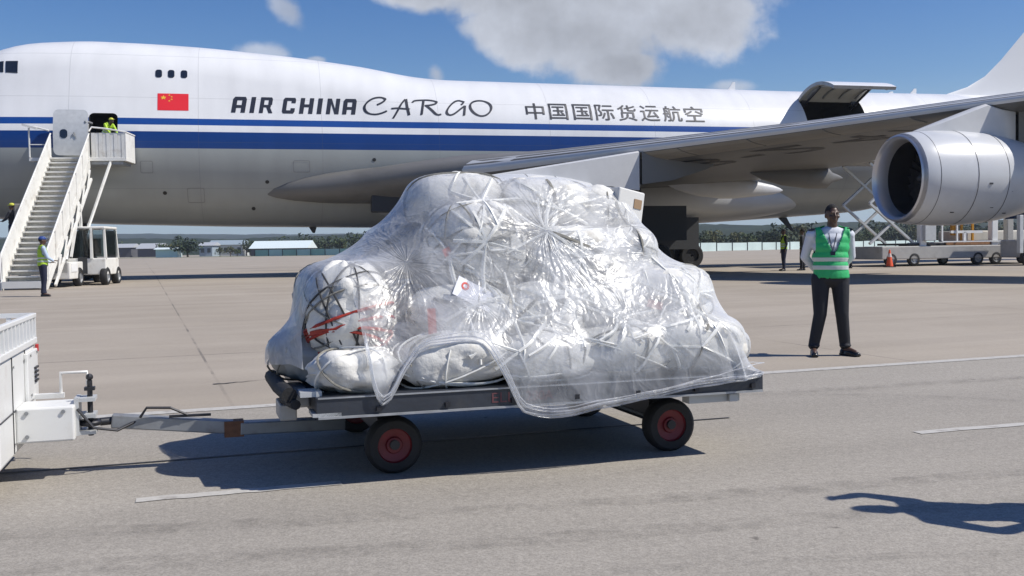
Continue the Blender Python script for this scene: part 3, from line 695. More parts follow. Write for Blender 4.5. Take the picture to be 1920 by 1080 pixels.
# wing to body fairing
b = MB(); rows = []
for i in range(41):
    u = -1 + 2 * i / 40; s = 30.3 + 12.1 * u; k = (1 - abs(u) ** 2.6) ** 0.55; ring_ = []
    for j in range(36):
        a = 2 * math.pi * j / 36; ca, sa = math.cos(a), math.sin(a); e = 0.72
        ring_.append(L(s, (0.4 + 3.3 * k) * math.copysign(abs(ca) ** e, ca), 3.72 - 0.15 * (1 - k) + (0.05 + 1.3 * k) * math.copysign(abs(sa) ** e, sa)))
    rows.append(ring_)
b.grid(rows, wrap=True); b.build('wing_fairing', mat('fairing_grey', (.46, .465, .46), .36, var=.05, vscale=.8), jet, smooth=60)
b = MB(); b.box(L(20.6, 3.45, 3.6), (1.5, 0.5, 1.2)); b.build('air_intake', M['inner_shade'], jet, bevel=0.06)  # solid dark block, the intake's inner shade is its colour
# flap track fairings (canoes) under the trailing edge
for t, ln in ((6.2, 5.6), (9.8, 4.2), (15.2, 3.2)):
    c = under(t, 0.93, 0.12); b = MB(); pr = [(0, 0.02), (0.5, .2), (1.4, .36), (2.6, .42), (3.4, .38), (ln - 0.5, .17), (ln - .15, .08), (ln, 0.01)]
    b.lathe(pr, 14); 
    for i, v in enumerate(b.v): b.v[i] = (v[0] + c.x - ln * 0.62, v[1] * 0.75 + c.y, v[2] * 1.25 + c.z - v[0] * 0.05)
    b.build('flap_track_fairing', M['plane_grey_l'] if t < 7 else M['wing_grey'], wingL, smooth=50)  # sunlit inner canoe painted pale, shaded outer ones painted dark
# engines
def engine(t, s, z, rear=1.2):
    b = MB(); pr = [(0.10, 1.16), (0.02, 1.2), (-0.02, 1.25), (0.02, 1.3), (0.14, 1.345), (0.5, 1.40), (1.2, 1.44), (2.0, 1.44), (2.8, 1.39), (3.5, 1.29), (4.05, 1.17), (4.25, 1.12), (4.24, 1.06), (3.6, 1.0)]
    o_ = (s, -t, z)
    b.lathe(pr[3:], 48, o_); nac = b.build('engine_nacelle', M['nacelle'], jet, smooth=50)
    b = MB(); b.lathe([(0.45, 1.10)] + pr[:5], 48, o_); b.build('inlet_lip', M['lip'], nac, smooth=60)
    b = MB(); b.lathe([(0.44, 1.102), (0.9, 1.12), (1.35, 1.15), (1.36, 0.02)], 48, o_); b.build('inlet_duct', M['blackmetal'], nac, smooth=40)
    b = MB(); b.lathe([(0.72, 0.0), (0.76, 0.08), (0.95, 0.24), (1.2, 0.36), (1.34, 0.38)], 24, o_); b.build('spinner', M['blackmetal'], nac, smooth=60)
    fan0 = None
    for i in range(24):
        a = 2 * math.pi * i / 24
        bb = MB(); rows = []
        for r_ in (0.36, 0.7, 1.08):
            tw = 0.5 + r_ * 0.45; rows.append([Vector((1.2 - 0.12 * math.cos(tw), -0.16 * math.sin(tw), r_)), Vector((1.2 + 0.12 * math.cos(tw), 0.16 * math.sin(tw), r_))])
        if fan0 is None:
            bb.grid(rows); o = bb.build('fan_blade', M['blackmetal'], nac); fan0 = o
        else:
            o = fan0.copy(); COL.objects.link(o)
        o.location = o_; o.rotation_euler = (a, 0, 0)
    b = MB(); b.lathe([(3.6, 0.95), (4.4, 0.78), (5.3, 0.55), (5.6, 0.5), (5.6, 0.42), (5.2, 0.3), (6.1, 0.05)], 32, o_); b.build('exhaust_nozzle', M['blackmetal'], nac, smooth=40)
    # pylon
    le = airfoil(t, 1)[NA]
    zt = z + 1.36
    x0, x1 = s + .55, le.x + .05; za, zb_ = zt + .05, under(t, .012).z + .06
    pf = [(x0 + (x1 - x0) * q, zt - .10 - .42 * q, za + (zb_ - za) * q) for q in (0, .2, .4, .6, .8, 1)]
    if rear > .5: pf += [(le.x + rear * .5, zt - .52, under(t, .07).z + .05), (le.x + rear - .1, zt - .45, under(t, .13).z + .05), (le.x + rear, zt - .25, under(t, .14).z + .05)]
    else: pf += [(le.x + rear, zt - .3, under(t, .02).z + .05)]
    pf.sort()
    b = MB(); rows = []
    for i, (x, zl, zh) in enumerate(pf):
        w = 0.05 if i in (0, len(pf) - 1) else 0.2 if i in (1, len(pf) - 2) else 0.27
        zh = max(zh, zl + 0.03)
        rows.append([Vector((x, -t - w, zl)), Vector((x, -t + w, zl)), Vector((x, -t + w, zh - 0.06)), Vector((x, -t + w * 0.6, zh)), Vector((x, -t - w * 0.6, zh)), Vector((x, -t - w, zh - 0.06))])
    b.grid(rows, wrap=True); b.f.append(tuple(range(5, -1, -1))); b.m.append(0); n = len(b.v); b.f.append(tuple(n - 6 + j for j in range(6))); b.m.append(0)
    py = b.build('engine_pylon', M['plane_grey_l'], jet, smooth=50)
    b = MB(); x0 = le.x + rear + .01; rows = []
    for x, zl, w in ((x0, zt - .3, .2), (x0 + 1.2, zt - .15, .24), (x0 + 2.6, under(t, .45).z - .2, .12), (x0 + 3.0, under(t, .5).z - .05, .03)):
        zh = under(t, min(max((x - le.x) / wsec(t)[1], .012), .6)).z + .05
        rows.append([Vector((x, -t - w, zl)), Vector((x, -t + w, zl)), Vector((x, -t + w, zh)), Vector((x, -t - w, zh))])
    b.grid(rows, wrap=True); b.build('shaded_pylon_rear', M['wing_grey'], py, smooth=40)  # darker rear of the pylon: the wing's shade put into its colour
    for x, r_ in ((0.52, 1.402), (1.75, 1.4445), (2.85, 1.385)):
        b = MB(); b.lathe([(x, r_), (x, r_ + .004), (x + .016, r_ + .004), (x + .016, r_)], 48, o_, closed=True); b.build('cowl_seam', M['blackmetal'], nac)
    for (xa, aa) in ((2.2, -10), (2.5, -42), (3.15, -55), (3.0, -20), (1.2, -48)):
        a = R(aa); r_ = 1.43 if xa < 2.4 else 1.385 if xa < 2.8 else 1.335; b = MB(); c = Vector((s + xa, -t - r_ * math.cos(a), z + r_ * math.sin(a))); b.box(c, (.12, .02, .05), Matrix.Rotation(a, 3, 'X')); b.build('cowl_latch', M['blackmetal'], nac)
    return nac
nac = engine(20.6, 33.9, 3.30); engine(11.7, 22.8, 2.62, 0.15)
for t, s, z in ((-20.6, 33.9, 3.30), (-11.7, 22.8, 2.62)): engine(t, s, z)
# landing gear
def gear(s, t, n_ax=2, r=0.61, zt=4.2, spread=0.56, wb=0.74, w=0.42):
    p = aw(s, t, 0); g0 = gz(p.y) + r
    b = MB(); b.tube([L(s, t, zt), L(s, t, g0 + 0.1)], [0.2, 0.16], 12); b.tube([L(s, t, g0 + 0.9), L(s - 1.0, t, zt - 0.2)], 0.09, 8); leg = b.build('gear_leg', M['blackmetal'], jet)
    b = MB(); b.bar(L(s - wb, t, g0), L(s + wb, t, g0), 0.2, 0.22); b.build('bogie_beam', M['blackmetal'], leg)
    for ax in ((-wb, wb) if n_ax == 2 else (0,)):
        for sd in (-1, 1):
            b = MB(); rr = r; b.lathe([(-w / 2, rr * .55), (-w / 2, rr * 0.86), (-w * .36, rr * .97), (-w * .15, rr), (w * .15, rr), (w * .36, rr * .97), (w / 2, rr * .86), (w / 2, rr * .55), (w * .3, rr * .5), (w * .3, .05), (-w * .3, .05), (-w * .3, rr * .5)], 28, L(s + ax, t + sd * spread, g0), axis='y', closed=True)
            b.build('wheel', M['rubber'], leg, smooth=40)
gear(31.3, 5.5); gear(31.3, -5.5); gear(34.4, 1.95, zt=3.2); gear(34.4, -1.95, zt=3.2)
gear(7.6, 0, 1, 0.61, 3.4, 0.45)
for s, t, zc, w, h in ((32.0, 6.5, 2.35, 2.4, 1.5), (33.8, 3.1, 1.95, 3.0, 1.5), (33.9, .35, 1.9, 2.6, 1.1), (31.2, -4.6, 2.2, 2.2, 1.4), (33.8, -3.1, 1.95, 2.6, 1.3)):
    b = MB(); b.box(L(s, t, zc), (w, 0.06, h)); b.build('gear_door', M['inner_shade'], jet)  # near-black doors: deep shade of the gear bay put into their colour
# fin with dorsal fillet
b = MB(); rows = []
for z, s0, s1, w in ((8.6, 49.5, 67.2, .42), (9.32, 51.2, 67.2, .42), (9.7, 52.4, 67.3, .44), (10.3, 53.5, 67.4, .46), (11.2, 54.5, 67.6, .46), (13, 56.2, 68.2, .42), (19, 62.2, 70.3, .25), (20.2, 63.6, 70.6, .2)):
    c = s1 - s0; r_ = []
    xs = [0, .01, .04, .1, .25, .5, .75, 1]
    def yt(x): return w * 3.1 * (0.2969 * math.sqrt(x) - 0.126 * x - 0.3516 * x * x + 0.2843 * x ** 3 - 0.1036 * x ** 4)
    for x in xs: r_.append(L(s0 + x * c, yt(x), z))
    for x in xs[-2:0:-1]: r_.append(L(s0 + x * c, -yt(x), z))
    rows.append(r_)
b.grid(rows, wrap=True); k = len(rows[0]); n = len(b.v); b.f.append(tuple(n - k + j for j in range(k))); b.m.append(0)
b.build('tail_fin', M['plane_white'], jet, smooth=50)
# ================================================================== PASSENGER STAIRS
M['stair'] = mat('stair_paint', (0.74, 0.73, 0.69), 0.45, var=0.06, dirt=(0.42, 0.37, 0.3), damt=0.5, dscale=2.2)
M['tread'] = mat('stair_tread', (0.68, 0.67, 0.63), 0.6, var=0.1, vscale=9, dirt=(0.3, 0.28, 0.25), damt=0.5, dscale=4)
SP = Vector((-16.78, 34.8, gz(34.8)))
st = empty('boarding_stairs', SP, R(6.4), 'white mobile boarding stairs leading up to the open crew door of the jet', 'stairs')
NT = 25; RUN, RISE = 5.4, 5.02; HW = 0.70
tr0 = None
for i in range(NT):
    y = 0.15 + RUN * i / NT; z = 0.28 + (RISE - 0.28) * i / (NT - 1)
    if tr0 is None:
        b = MB(); b.box((0, 0.12, -0.02), (2 * HW - 0.02, 0.28, 0.04)); b.box((0, 0.245, -0.11), (2 * HW - 0.02, 0.02, 0.14)); b.box((0, -0.015, -0.025), (2 * HW - 0.02, 0.03, 0.06)); tr0 = b.build('stair_tread', M['tread'], st); o = tr0
    else: o = tr0.copy(); COL.objects.link(o)
    o.location = (0, y, z)
sl = (RISE - 0.28) / RUN
def zs(y): return 0.28 + (y - 0.15) * sl
for sd in (-1, 1):
    x = sd * (HW + 0.03)
    b = MB(); b.prism([Vector((x - .025, 0.0, zs(0) - .3)), Vector((x - .025, RUN + 0.1, zs(RUN + .1) - .35)), Vector((x - .025, RUN + .1, zs(RUN + .1) + .12)), Vector((x - .025, 0.0, zs(0) + .12))], (0.05, 0, 0)); b.build('stringer', M['stair'], st)
    b = MB(); b.prism([Vector((x - .015, 0.12, zs(.12) + .14)), Vector((x - .015, RUN + 0.1, zs(RUN + .1) + .14)), Vector((x - .015, RUN + .1, zs(RUN + .1) + .92)), Vector((x - .015, 0.12, zs(.12) + .92))], (0.03, 0, 0)); pan = b.build('side_panel', M['stair'], st)
    b = MB(); b.tube([(x, 0.0, zs(0) + .2), (x, -0.05, zs(0) + .7), (x, 0.06, zs(0.1) + 1.0), (x, RUN + .1, zs(RUN + .1) + 1.0)], 0.032, 8); b.build('handrail', M['stair'], st, smooth=50)
    for k in range(7):
        y = 0.2 + k * (RUN - .3) / 6; b = MB(); b.bar((x + sd * .035, y, zs(y) + .02), (x + sd * .035, y, zs(y) + .97), 0.04, 0.04); b.build('baluster', M['stair'], st)
    # outer truss under the flight
    b = MB(); x2 = sd * (HW + 0.16)
    b.bar((x2, 0.6, zs(.6) - .55), (x2, RUN - .2, zs(RUN - .2) - .55), 0.07, 0.10)
    b.build('truss_chord', M['stair'], st)
    for k in range(6):
        y0 = 0.9 + k * 0.75; b = MB(); b.bar((x2, y0, zs(y0) - .52), (x2, y0 + .4, zs(y0 + .4) - .08), 0.05, 0.05); b.build('truss_web', M['stair'], st)
b = MB(); b.prism([Vector((.2, -.02, 0.06)), Vector((HW, -.02, 0.06)), Vector((HW, -.02, .3)), Vector((-HW, -.02, .3)), Vector((-HW, -.02, .06))], (0, .05, 0)); b.build('kick_plate', M['stair'], st)
# upper platform
PY0, PY1, PZ = RUN + 0.05, RUN + 1.45, RISE + 0.02
b = MB(); b.box((0.3, (PY0 + PY1) / 2, PZ - .08), (3.7, PY1 - PY0, 0.14)); b.build('platform', M['stair'], st, bevel=0.01)
b = MB(); b.box((0.3, (PY0 + PY1) / 2, PZ - .22), (3.4, PY1 - PY0 - .2, 0.12)); b.build('platform_frame', M['steel'], st)
for x0, x1, y in ((0.82, 2.12, PY0 + .02),):
    n = 9
    for k in range(n):
        xa = x0 + (x1 - x0) * k / n; xb = x0 + (x1 - x0) * (k + 1) / n
        b = MB(); b.box(((xa + xb) / 2, y + (0.012 if k % 2 else 0), PZ + .44), (xb - xa - .008, .03, 1.04)); b.build('railing_panel', M['stair'], st)
b = MB(); b.box((2.13, (PY0 + PY1) / 2, PZ + .44), (.03, PY1 - PY0, 1.04)); b.build('railing_panel', M['stair'], st)
b = MB(); b.tube([(0.78, PY0 - .15, PZ + 1.0), (0.86, PY0, PZ + 1.18), (1.4, PY0, PZ + 1.12), (2.14, PY0, PZ + .99), (2.14, PY1, PZ + .99)], 0.035, 8); b.build('handrail', M['stair'], st, smooth=50)
b = MB(); b.tube([(-1.52, PY0, PZ), (-1.52, PY0, PZ + 1.15), (-1.3, PY0, PZ + 1.2), (-.76, PY0, PZ + 1.05)], 0.035, 8); b.tube([(-1.52, PY0, PZ + .5), (-.76, PY0, PZ + .5)], 0.02, 6); b.build('guard_rail', M['stair'], st, smooth=50)
b = MB(); b.bar((-1.75, PY0 - .05, PZ + 1.28), (-1.2, PY0 - .05, PZ + 1.12), .1, .08); b.build('rail_stop', M['stair'], st)
b = MB(); b.box((0.3, PY1 + .06, PZ - .06), (3.7, .14, .2)); b.build('dock_bumper', M['rubber'], st, bevel=.03)
b = MB(); b.bar((1.55, PY0 + .1, PZ - .1), (0.95, 4.0, 2.0), .07, .09); b.build('platform_brace', M['stair'], st)
b = MB(); b.bar((0.86, 3.6, 3.1), (0.86, 3.75, 1.1), .1, .1); b.bar((0.86, 3.6, 3.1), (0.86, 2.4, 1.1), .08, .08); b.build('lift_post', M['stair'], st)
b = MB(); b.tube([(0.5, 3.0, 1.0), (0.5, 4.6, 3.7)], .07, 10); b.build('lift_ram', M['steel'], st)
b = MB(); b.box((-HW - .2, 2.35, zs(2.35) + .6), (.22, .3, .52)); b.build('lamp_box', M['cream'], st, bevel=.03)
# service step outside the left flank
b = MB(); b.box((-1.35, 2.9, 1.32), (.9, .8, .06)); b.bar((-1.7, 2.9, 1.3), (-1.7, 2.9, .9), .05, .05); b.bar((-1.7, 2.9, .95), (-.7, 2.9, .95), .05, .05); b.build('service_step', M['steel'], st)
# truck below
m_ = bpy.data.materials.new('clear_cab_glass'); m_.use_nodes = True; t = m_.node_tree; t.nodes.clear(); o_ = nd(t, 'ShaderNodeOutputMaterial'); tr_ = nd(t, 'ShaderNodeBsdfTransparent'); tr_.inputs['Color'].default_value = (.62, .66, .66, 1); gl_ = nd(t, 'ShaderNodeBsdfGlossy'); gl_.inputs['Roughness'].default_value = .05
fr_ = nd(t, 'ShaderNodeFresnel'); fr_.inputs['IOR'].default_value = 1.5; mx_ = nd(t, 'ShaderNodeMixShader'); t.links.new(fr_.outputs[0], mx_.inputs[0]); t.links.new(tr_.outputs[0], mx_.inputs[1]); t.links.new(gl_.outputs[0], mx_.inputs[2]); t.links.new(mx_.outputs[0], o_.inputs['Surface']); M['cabglass'] = m_
b = MB(); b.box((0, 4.4, .72), (2.0, 5.6, .42)); b.box((0.62, 2.1, .62), (.86, 1.0, .62)); ch = b.build('chassis', M['stair'], st, bevel=.03)
b = MB(); b.box((1.06, 2.1, .72), (.02, .7, .3)); b.build('access_panel', M['white'], st)
cx, cy = 1.12, 4.2
b = MB(); b.prism([Vector((cx - .72, cy - .9, .42)), Vector((cx - .72, cy + .9, .42)), Vector((cx - .72, cy + .9, 1.05)), Vector((cx - .72, cy - .9, 1.05))], (1.44, 0, 0)); cab = b.build('cab', M['stair'], st, bevel=.04)
b = MB(); b.box((cx, cy, 2.2), (1.4, 1.7, .1)); b.build('cab_roof', M['stair'], st, bevel=.04)
for dx, dy in ((-.66, -.8), (.2, -.84), (.66, -.78), (-.66, .8), (.66, .8)):
    b = MB(); b.bar((cx + dx * 1.06, cy + dy * 1.06, 1.03), (cx + dx * .96, cy + dy * .96, 2.18), .09, .09); b.build('cab_post', M['stair'], st)
for (p, d) in (((cx - .22, cy - .86, 1.6), (.78, .012, 1.02)), ((cx + .43, cy - .84, 1.6), (.4, .012, 1.02)), ((cx + .69, cy, 1.6), (.012, 1.45, 1.02)), ((cx - .69, cy, 1.6), (.012, 1.45, 1.02))):
    b = MB(); b.box(p, d); b.build('cab_window', M['cabglass'], st)
b = MB(); b.box((cx - .05, cy + .1, 1.2), (.5, .5, .12)); b.box((cx - .05, cy + .4, 1.5), (.5, .12, .6)); b.build('seat', M['black'], st, bevel=.04)
b = MB(); b.box((cx - .12, cy - .91, .78), (.34, .02, .62)); b.build('foot_well', M['inner_shade'], st)
def wheel(parent, c, r, w, ax='x', rim='steel', name='wheel'):
    b = MB(); b.lathe([(-w / 2, r * .6), (-w / 2, r * .86), (-w * .36, r * .97), (-w * .15, r), (w * .15, r), (w * .36, r * .97), (w / 2, r * .86), (w / 2, r * .6)], 28, c, axis=ax, closed=True); wh = b.build(name, M['rubber'], parent, smooth=40)
    b = MB(); b.lathe([(-w * .46, r * .61), (-w * .30, r * .56), (-w * .22, r * .3), (-w * .34, r * .26), (-w * .36, .0), (w * .36, 0), (w * .34, r * .26), (w * .22, r * .3), (w * .30, r * .56), (w * .46, r * .61)], 28, c, axis=ax); b.build('rim', M[rim], wh, smooth=30)
    return wh
for x, y in ((.95, 2.85), (-.95, 2.85), (1.75, 5.0), (1.75, 3.5), (-.95, 6.4), (.6, 6.6)): wheel(st, (x, y, .36), .36, .24)

# ================================================================== TOW TRACTOR
DA = R(17.5)
TP = Vector((-2.98, 6.08, 0)); tt = empty('tow_tractor', TP, DA, 'white tow tractor with a barred top rail, at the left edge pulling the loaded dolly', 'tractor')
M['tractor'] = mat('tractor_white', (0.72, 0.72, 0.70), 0.4, var=0.05, dirt=(0.42, 0.38, 0.32), damt=0.35, dscale=3)
b = MB(); b.prism([Vector((0, -.68, .18)), Vector((0, .68, .18)), Vector((0, .68, .77)), Vector((0, -.68, .77))], (-.9, 0, 0)); b.build('body', M['tractor'], tt, bevel=.02)
b = MB(); b.box((-1.7, 0, .52), (1.6, 1.36, .62)); b.build('hood', M['tractor'], tt, bevel=.05)
b = MB(); b.box((-1.0, 0, .72), (.6, 1.1, .14)); b.box((-.72, 0, .95), (.12, 1.1, .42)); b.build('seat', M['black'], tt, bevel=.04)
b = MB(); b.tube([(-1.5, -.3, .85), (-1.35, -.3, 1.02)], .03, 8); b.build('steering_column', M['black'], tt)
# rear face: recessed right hand bay with louvre and lamp
b = MB(); b.box((.012, .42, .585), (.024, .42, .31)); bay = b.build('rear_panel', M['tractor'], tt, bevel=.006)
for k in range(4): b = MB(); b.box((.03, .52, .54 + k * .028), (.012, .13, .012)); b.build('louvre', M['blackmetal'], bay)
b = MB(); b.box((.02, .64, .74), (.02, .035, .05)); b.build('tail_lamp', mat('lamp_red', (.45, .03, .03), .25), tt, bevel=.006)
b = MB(); b.bar((.0, -.68, .955), (.0, .68, .955), .035, .03); b.build('top_rail', M['tractor'], tt, bevel=.006)
b = MB(); b.bar((.0, -.68, .79), (.0, .68, .79), .035, .04); b.build('bottom_rail', M['tractor'], tt, bevel=.006)
for k in range(11): b = MB(); y = -.66 + k * .132; b.bar((0, y, .79), (0, y, .955), .028, .028); b.build('rail_bar', M['tractor'], tt)
for sd in (-.68, .68):
    b = MB(); b.bar((0.0, sd, .955), (-.9, sd, .955), .035, .03); b.build('top_rail', M['tractor'], tt)
    for k in range(1, 6): b = MB(); b.bar((-.15 * k, sd, .77), (-.15 * k, sd, .95), .028, .028); b.build('rail_bar', M['tractor'], tt)
b = MB(); b.box((.16, .0, .345), (.32, .32, .21)); b.build('hitch_box', M['tractor'], tt, bevel=.012)
b = MB()
for z in (.27, .37, .47): b.box((.37, 0, z), (.12, .16, .022))
b.box((.325, 0, .37), (.025, .18, .23)); hk = b.build('hitch', M['galv'], tt)
b = MB(); b.tube([(.395, 0, .24), (.395, 0, .58)], .016, 8); b.ell((.395, 0, .60), (.022, .022, .022), 8, 6); b.box((.395, 0, .53), (.06, .06, .02)); b.build('hitch_pin', M['blackmetal'], hk)
b = MB(); b.tube([(.05, .5, .50), (.05, .5, .60), (.05, .74, .60)], .001, 4)
b = MB(); b.tube([(.18, .45, .44), (.18, .45, .585), (.34, .45, .585), (.34, .45, .50)], .011, 8); b.build('lift_handle', M['tractor'], tt, smooth=60)
b = MB(); b.bar((0.0, .45, .44), (.2, .45, .44), .05, .03); b.build('handle_arm', M['tractor'], tt)
for y, z0, z1 in ((.24, .20, .76), (-.24, .20, .76)):
    b = MB(); b.bar((.002, y, z0), (.002, y, z1), .006, .008); b.build('panel_gap', M['blackmetal'], tt)
b = MB(); b.bar((.002, -.66, .44), (.002, .23, .44), .008, .006); b.build('panel_gap', M['blackmetal'], tt)
for y, z in ((.30, .72), (.30, .47), (.57, .72), (-.2, .70), (.2, .70), (-.2, .25), (.2, .25)):
    b = MB(); b.lathe([(.022 if y > .25 else 0, .0), (.032 if y > .25 else .008, .011), (.032 if y > .25 else .008, 0)], 8, (0, y, z)); b.build('bolt', M['steel'], tt)
for y, z in ((-.10, .42), (-.10, .28), (.10, .42)):
    b = MB(); b.lathe([(0, 0), (0, .012), (-.008, .012), (-.008, 0)], 8, (.16 + y, -.163, z), axis='y'); b.build('bolt', M['steel'], tt)
b = MB(); b.tube([(.33, -.09, .42), (.42, -.1, .30), (.55, -.06, .27), (.7, .0, .33)], .009, 6); b.build('safety_chain', M['blackmetal'], tt, smooth=60)
for x, y in ((-.55, -.6), (-.55, .6), (-2.0, -.58), (-2.0, .58)): wheel(tt, (x, y, .27), .27, .2, 'y')

# ================================================================== DOLLY
P1 = Vector((-1.10, 5.612, 0)); DU = Vector((math.cos(DA), math.sin(DA), 0)); DB = Vector((-math.sin(DA), math.cos(DA), 0))
DL, DW, DZ = 2.83, 2.2, 0.535
M['slate'] = mat('dolly_slate', (0.034, 0.039, 0.05), 0.4, var=0.2, vscale=5, dirt=(0.07, 0.065, 0.06), damt=0.5, dscale=4, bump=.15, bscale=18)
M['lipedge'] = mat('worn_edge', (0.36, 0.37, 0.38), 0.45, metal=.3, var=.2, vscale=14)
M['redrim'] = mat('red_rim', (0.16, 0.014, 0.02), 0.5, var=.2, vscale=20)
dol = empty('pallet_dolly', P1, DA, 'dark steel flatbed pallet dolly on red wheels carrying the plastic wrapped sacks', 'dolly')
b = MB(); b.box((DL / 2, DW / 2, DZ - .012), (DL - .05, DW - .05, .024)); b.build('deck', M['slate'], dol)
for y, nm in ((.02, 1), (DW - .02, -1)):
    b = MB(); b.box((DL / 2, y, DZ - .062), (DL, .04, .124)); fr = b.build('side_rail', M['slate'], dol, bevel=.004)
    b = MB(); b.box((DL / 2, y - nm * .028, DZ - .116), (DL - .02, .016, .012)); b.box((DL / 2, y - nm * .024, DZ - .006), (DL - .02, .008, .008)); b.build('rail_lip', M['lipedge'], fr)
    if nm == 1:
        for k in range(7): b = MB(); b.box((.35 + k * .4, y - .03, DZ - .08), (.028, .02, .028)); b.build('lashing_stud', M['blackmetal'], fr)
        rg = random.Random(3)
        for txt, x0, w in (('ELL', 1.02, .14), ('200A', 1.23, .17)):
            P = fit(text_polys(txt), x0, x0 + w, DZ - .088, DZ - .03)
            bm = bmesh.new()
            for q in P: bm.faces.new([bm.verts.new((x, y - .0225, z)) for x, z in q])
            me = bpy.data.meshes.new('letter'); bm.to_mesh(me); bm.free(); me.materials.append(mat('faded_red', (.14, .05, .055), .6)); link('lettering', me, fr)
for x in (.02, DL - .02):
    b = MB(); b.box((x, DW / 2, DZ - .064), (.04, DW - .09, .12)); b.build('end_beam', M['slate'], dol, bevel=.004)
for y in (.5, 1.1, 1.75): b = MB(); b.box((DL / 2, y, DZ - .09), (DL - .1, .07, .1)); b.build('cross_beam', M['blackmetal'], dol)
for x in (.497, 2.333):
    b = MB(); b.tube([(x, .3, .18), (x, DW - .3, .18)], .03, 10); b.box((x, DW / 2, .27), (.14, DW - 1.0, .1)); b.build('axle', M['blackmetal'], dol)
for x in (.497, 2.333):
    for y in (.36, DW - .36): wheel(dol, (x, y, .175), .175, .12, 'y', 'redrim')
b = MB(); b.box((DL - .32, .10, DZ - .155), (.36, .1, .055)); b.box((DL - .2, .03, DZ - .155), (.06, .02, .05)); b.build('end_bracket', M['galv'], dol, bevel=.004)
b = MB(); b.box((-.07, .55, DZ - .05), (.14, .5, .09)); b.box((-.12, .52, DZ - .13), (.1, .3, .1)); b.build('corner_bracket', M['steel'], dol, bevel=.01)
b = MB(); b.tube([(-.13, .16, DZ + .0), (-.16, .5, DZ + .01), (-.17, .95, DZ + .02)], .045, 10); b.tube([(-.10, .12, DZ - .05), (-.14, .45, DZ - .06)], .03, 8); b.build('rubber_buffer', M['rubber'], dol, smooth=50)
b = MB(); b.box((.06, .1, DZ - .10), (.16, .2, .02)); b.box((-.02, .14, DZ + .012), (.12, .16, .03)); b.build('tie_down', M['galv'], dol)
# drawbar from the steering axle to the tractor hitch
Mi = Matrix.Rotation(-DA, 3, 'Z')
hp = Mi @ (TP + Matrix.Rotation(DA, 3, 'Z') @ Vector((.395, 0, .32)) - P1)
b = MB(); b.bar(hp + Vector((.12, .02, 0)), Vector((-.35, DW / 2 - .1, .23)), .08, .085); b.bar(Vector((-.38, DW / 2 - .1, .23)), (.3, DW / 2, .2), .12, .08); b.build('drawbar', M['steel'], dol, bevel=.008)
b = MB(); b.loop([hp + Vector((.055 * math.cos(a), .055 * math.sin(a), 0)) for a in np.linspace(0, 2 * math.pi, 15)[:-1]], .018, 8); b.tube([hp + Vector((.055, 0, 0)), hp + Vector((.16, .03, 0))], .025, 8); b.build('towing_eye', M['blackmetal'], dol, smooth=60)
b = MB(); pm = hp.lerp(Vector((-.35, DW / 2 - .1, .23)), .45); b.tube([pm + Vector((-.12, -.05, .06)), pm + Vector((-.08, -.06, .12)), pm + Vector((.06, -.05, .11)), pm + Vector((.16, -.05, .06))], .009, 6); b.bar(pm + Vector((.05, -.045, .055)), pm + Vector((.3, -.03, .05)), .02, .015); b.build('brake_cable', M['blackmetal'], dol)
b = MB(); q = Vector((-.35, DW / 2 - .1, .23)); b.box(q + Vector((-.06, 0, 0)), (.12, .11, .1)); b.build('drawbar_knuckle', mat('rust', (.2, .09, .045), .8, var=.3, vscale=20), dol)

# ================================================================== CARGO LOADER (behind the outer engine), CONE, TRANSPORTER
M['loader'] = mat('loader_grey', (0.40, 0.39, 0.37), 0.5, var=.1, dirt=(.2, .18, .15), damt=.5, dscale=2)
M['yellow'] = mat('equipment_yellow', (0.62, 0.30, 0.03), 0.5, var=.12, vscale=4)
M['rustdeck'] = mat('rusty_deck', (0.27, 0.14, 0.07), 0.75, var=.25, vscale=5)
def sub(root): return root
LP = at(1672, 480, 48.0); LP.z = gz(48)
ld = empty('cargo_loader', LP, TH, 'grey scissor lift cargo loader raised to the jet hold, behind the outer engine', 'loader')
b = MB(); b.box((2.6, 0, .62), (8.2, 2.9, .6)); b.build('chassis', M['loader'], ld, bevel=.04)
b = MB(); b.box((3.4, -1.1, 1.02), (6.6, .1, .12)); b.build('roller_rail', M['white'], ld)
b = MB(); b.box((1.35, 0, 1.0), (2.6, 2.5, .1)); b.build('lower_deck', M['blackmetal'], ld)
b = MB(); b.box((3.2, 0, 1.02), (2.4, 2.6, .16)); b.build('rear_deck', M['rustdeck'], ld)
for sd in (-1.1, 1.1):
    for (z0, z1) in ((1.05, 2.9), (2.9, 4.75)):
        for (xa, xb) in ((-1.9, .4), (.4, -1.9)):
            b = MB(); b.bar((xa, sd, z0), (xb, sd + (.1 if xa < xb else 0), z1), .14, .1); b.build('scissor_arm', M['galv'], ld)
b = MB(); b.box((-.7, 0, 4.92), (3.4, 2.8, .24)); b.build('lift_platform', M['loader'], ld, bevel=.03)
for x in (-2.3, -.7, .9):
    for sd in (-1.35, 1.35): b = MB(); b.bar((x, sd, 5.04), (x, sd, 5.9), .05, .05); b.build('platform_post', M['galv'], ld)
for x, h in ((.75, 2.9), (4.6, 3.0), (5.45, 1.75)):
    b = MB(); b.box((x, -1.2, .9 + h / 2), (.32, .3, h)); b.build('mast', M['white'] if x < 5 else M['loader'], ld, bevel=.02)
b = MB(); b.box((.98, -1.3, 1.55), (.6, .5, .8)); b.build('control_box', M['galv'], ld, bevel=.03)
b = MB(); b.bar((1.6, -1.3, 2.55), (2.35, -1.3, 1.95), .12, .12); b.build('walkway_brace', M['white'], ld)
b = MB(); b.bar((1.1, -1.3, 1.92), (2.5, -1.3, 1.92), .1, .08); b.build('walkway_rail', M['white'], ld)
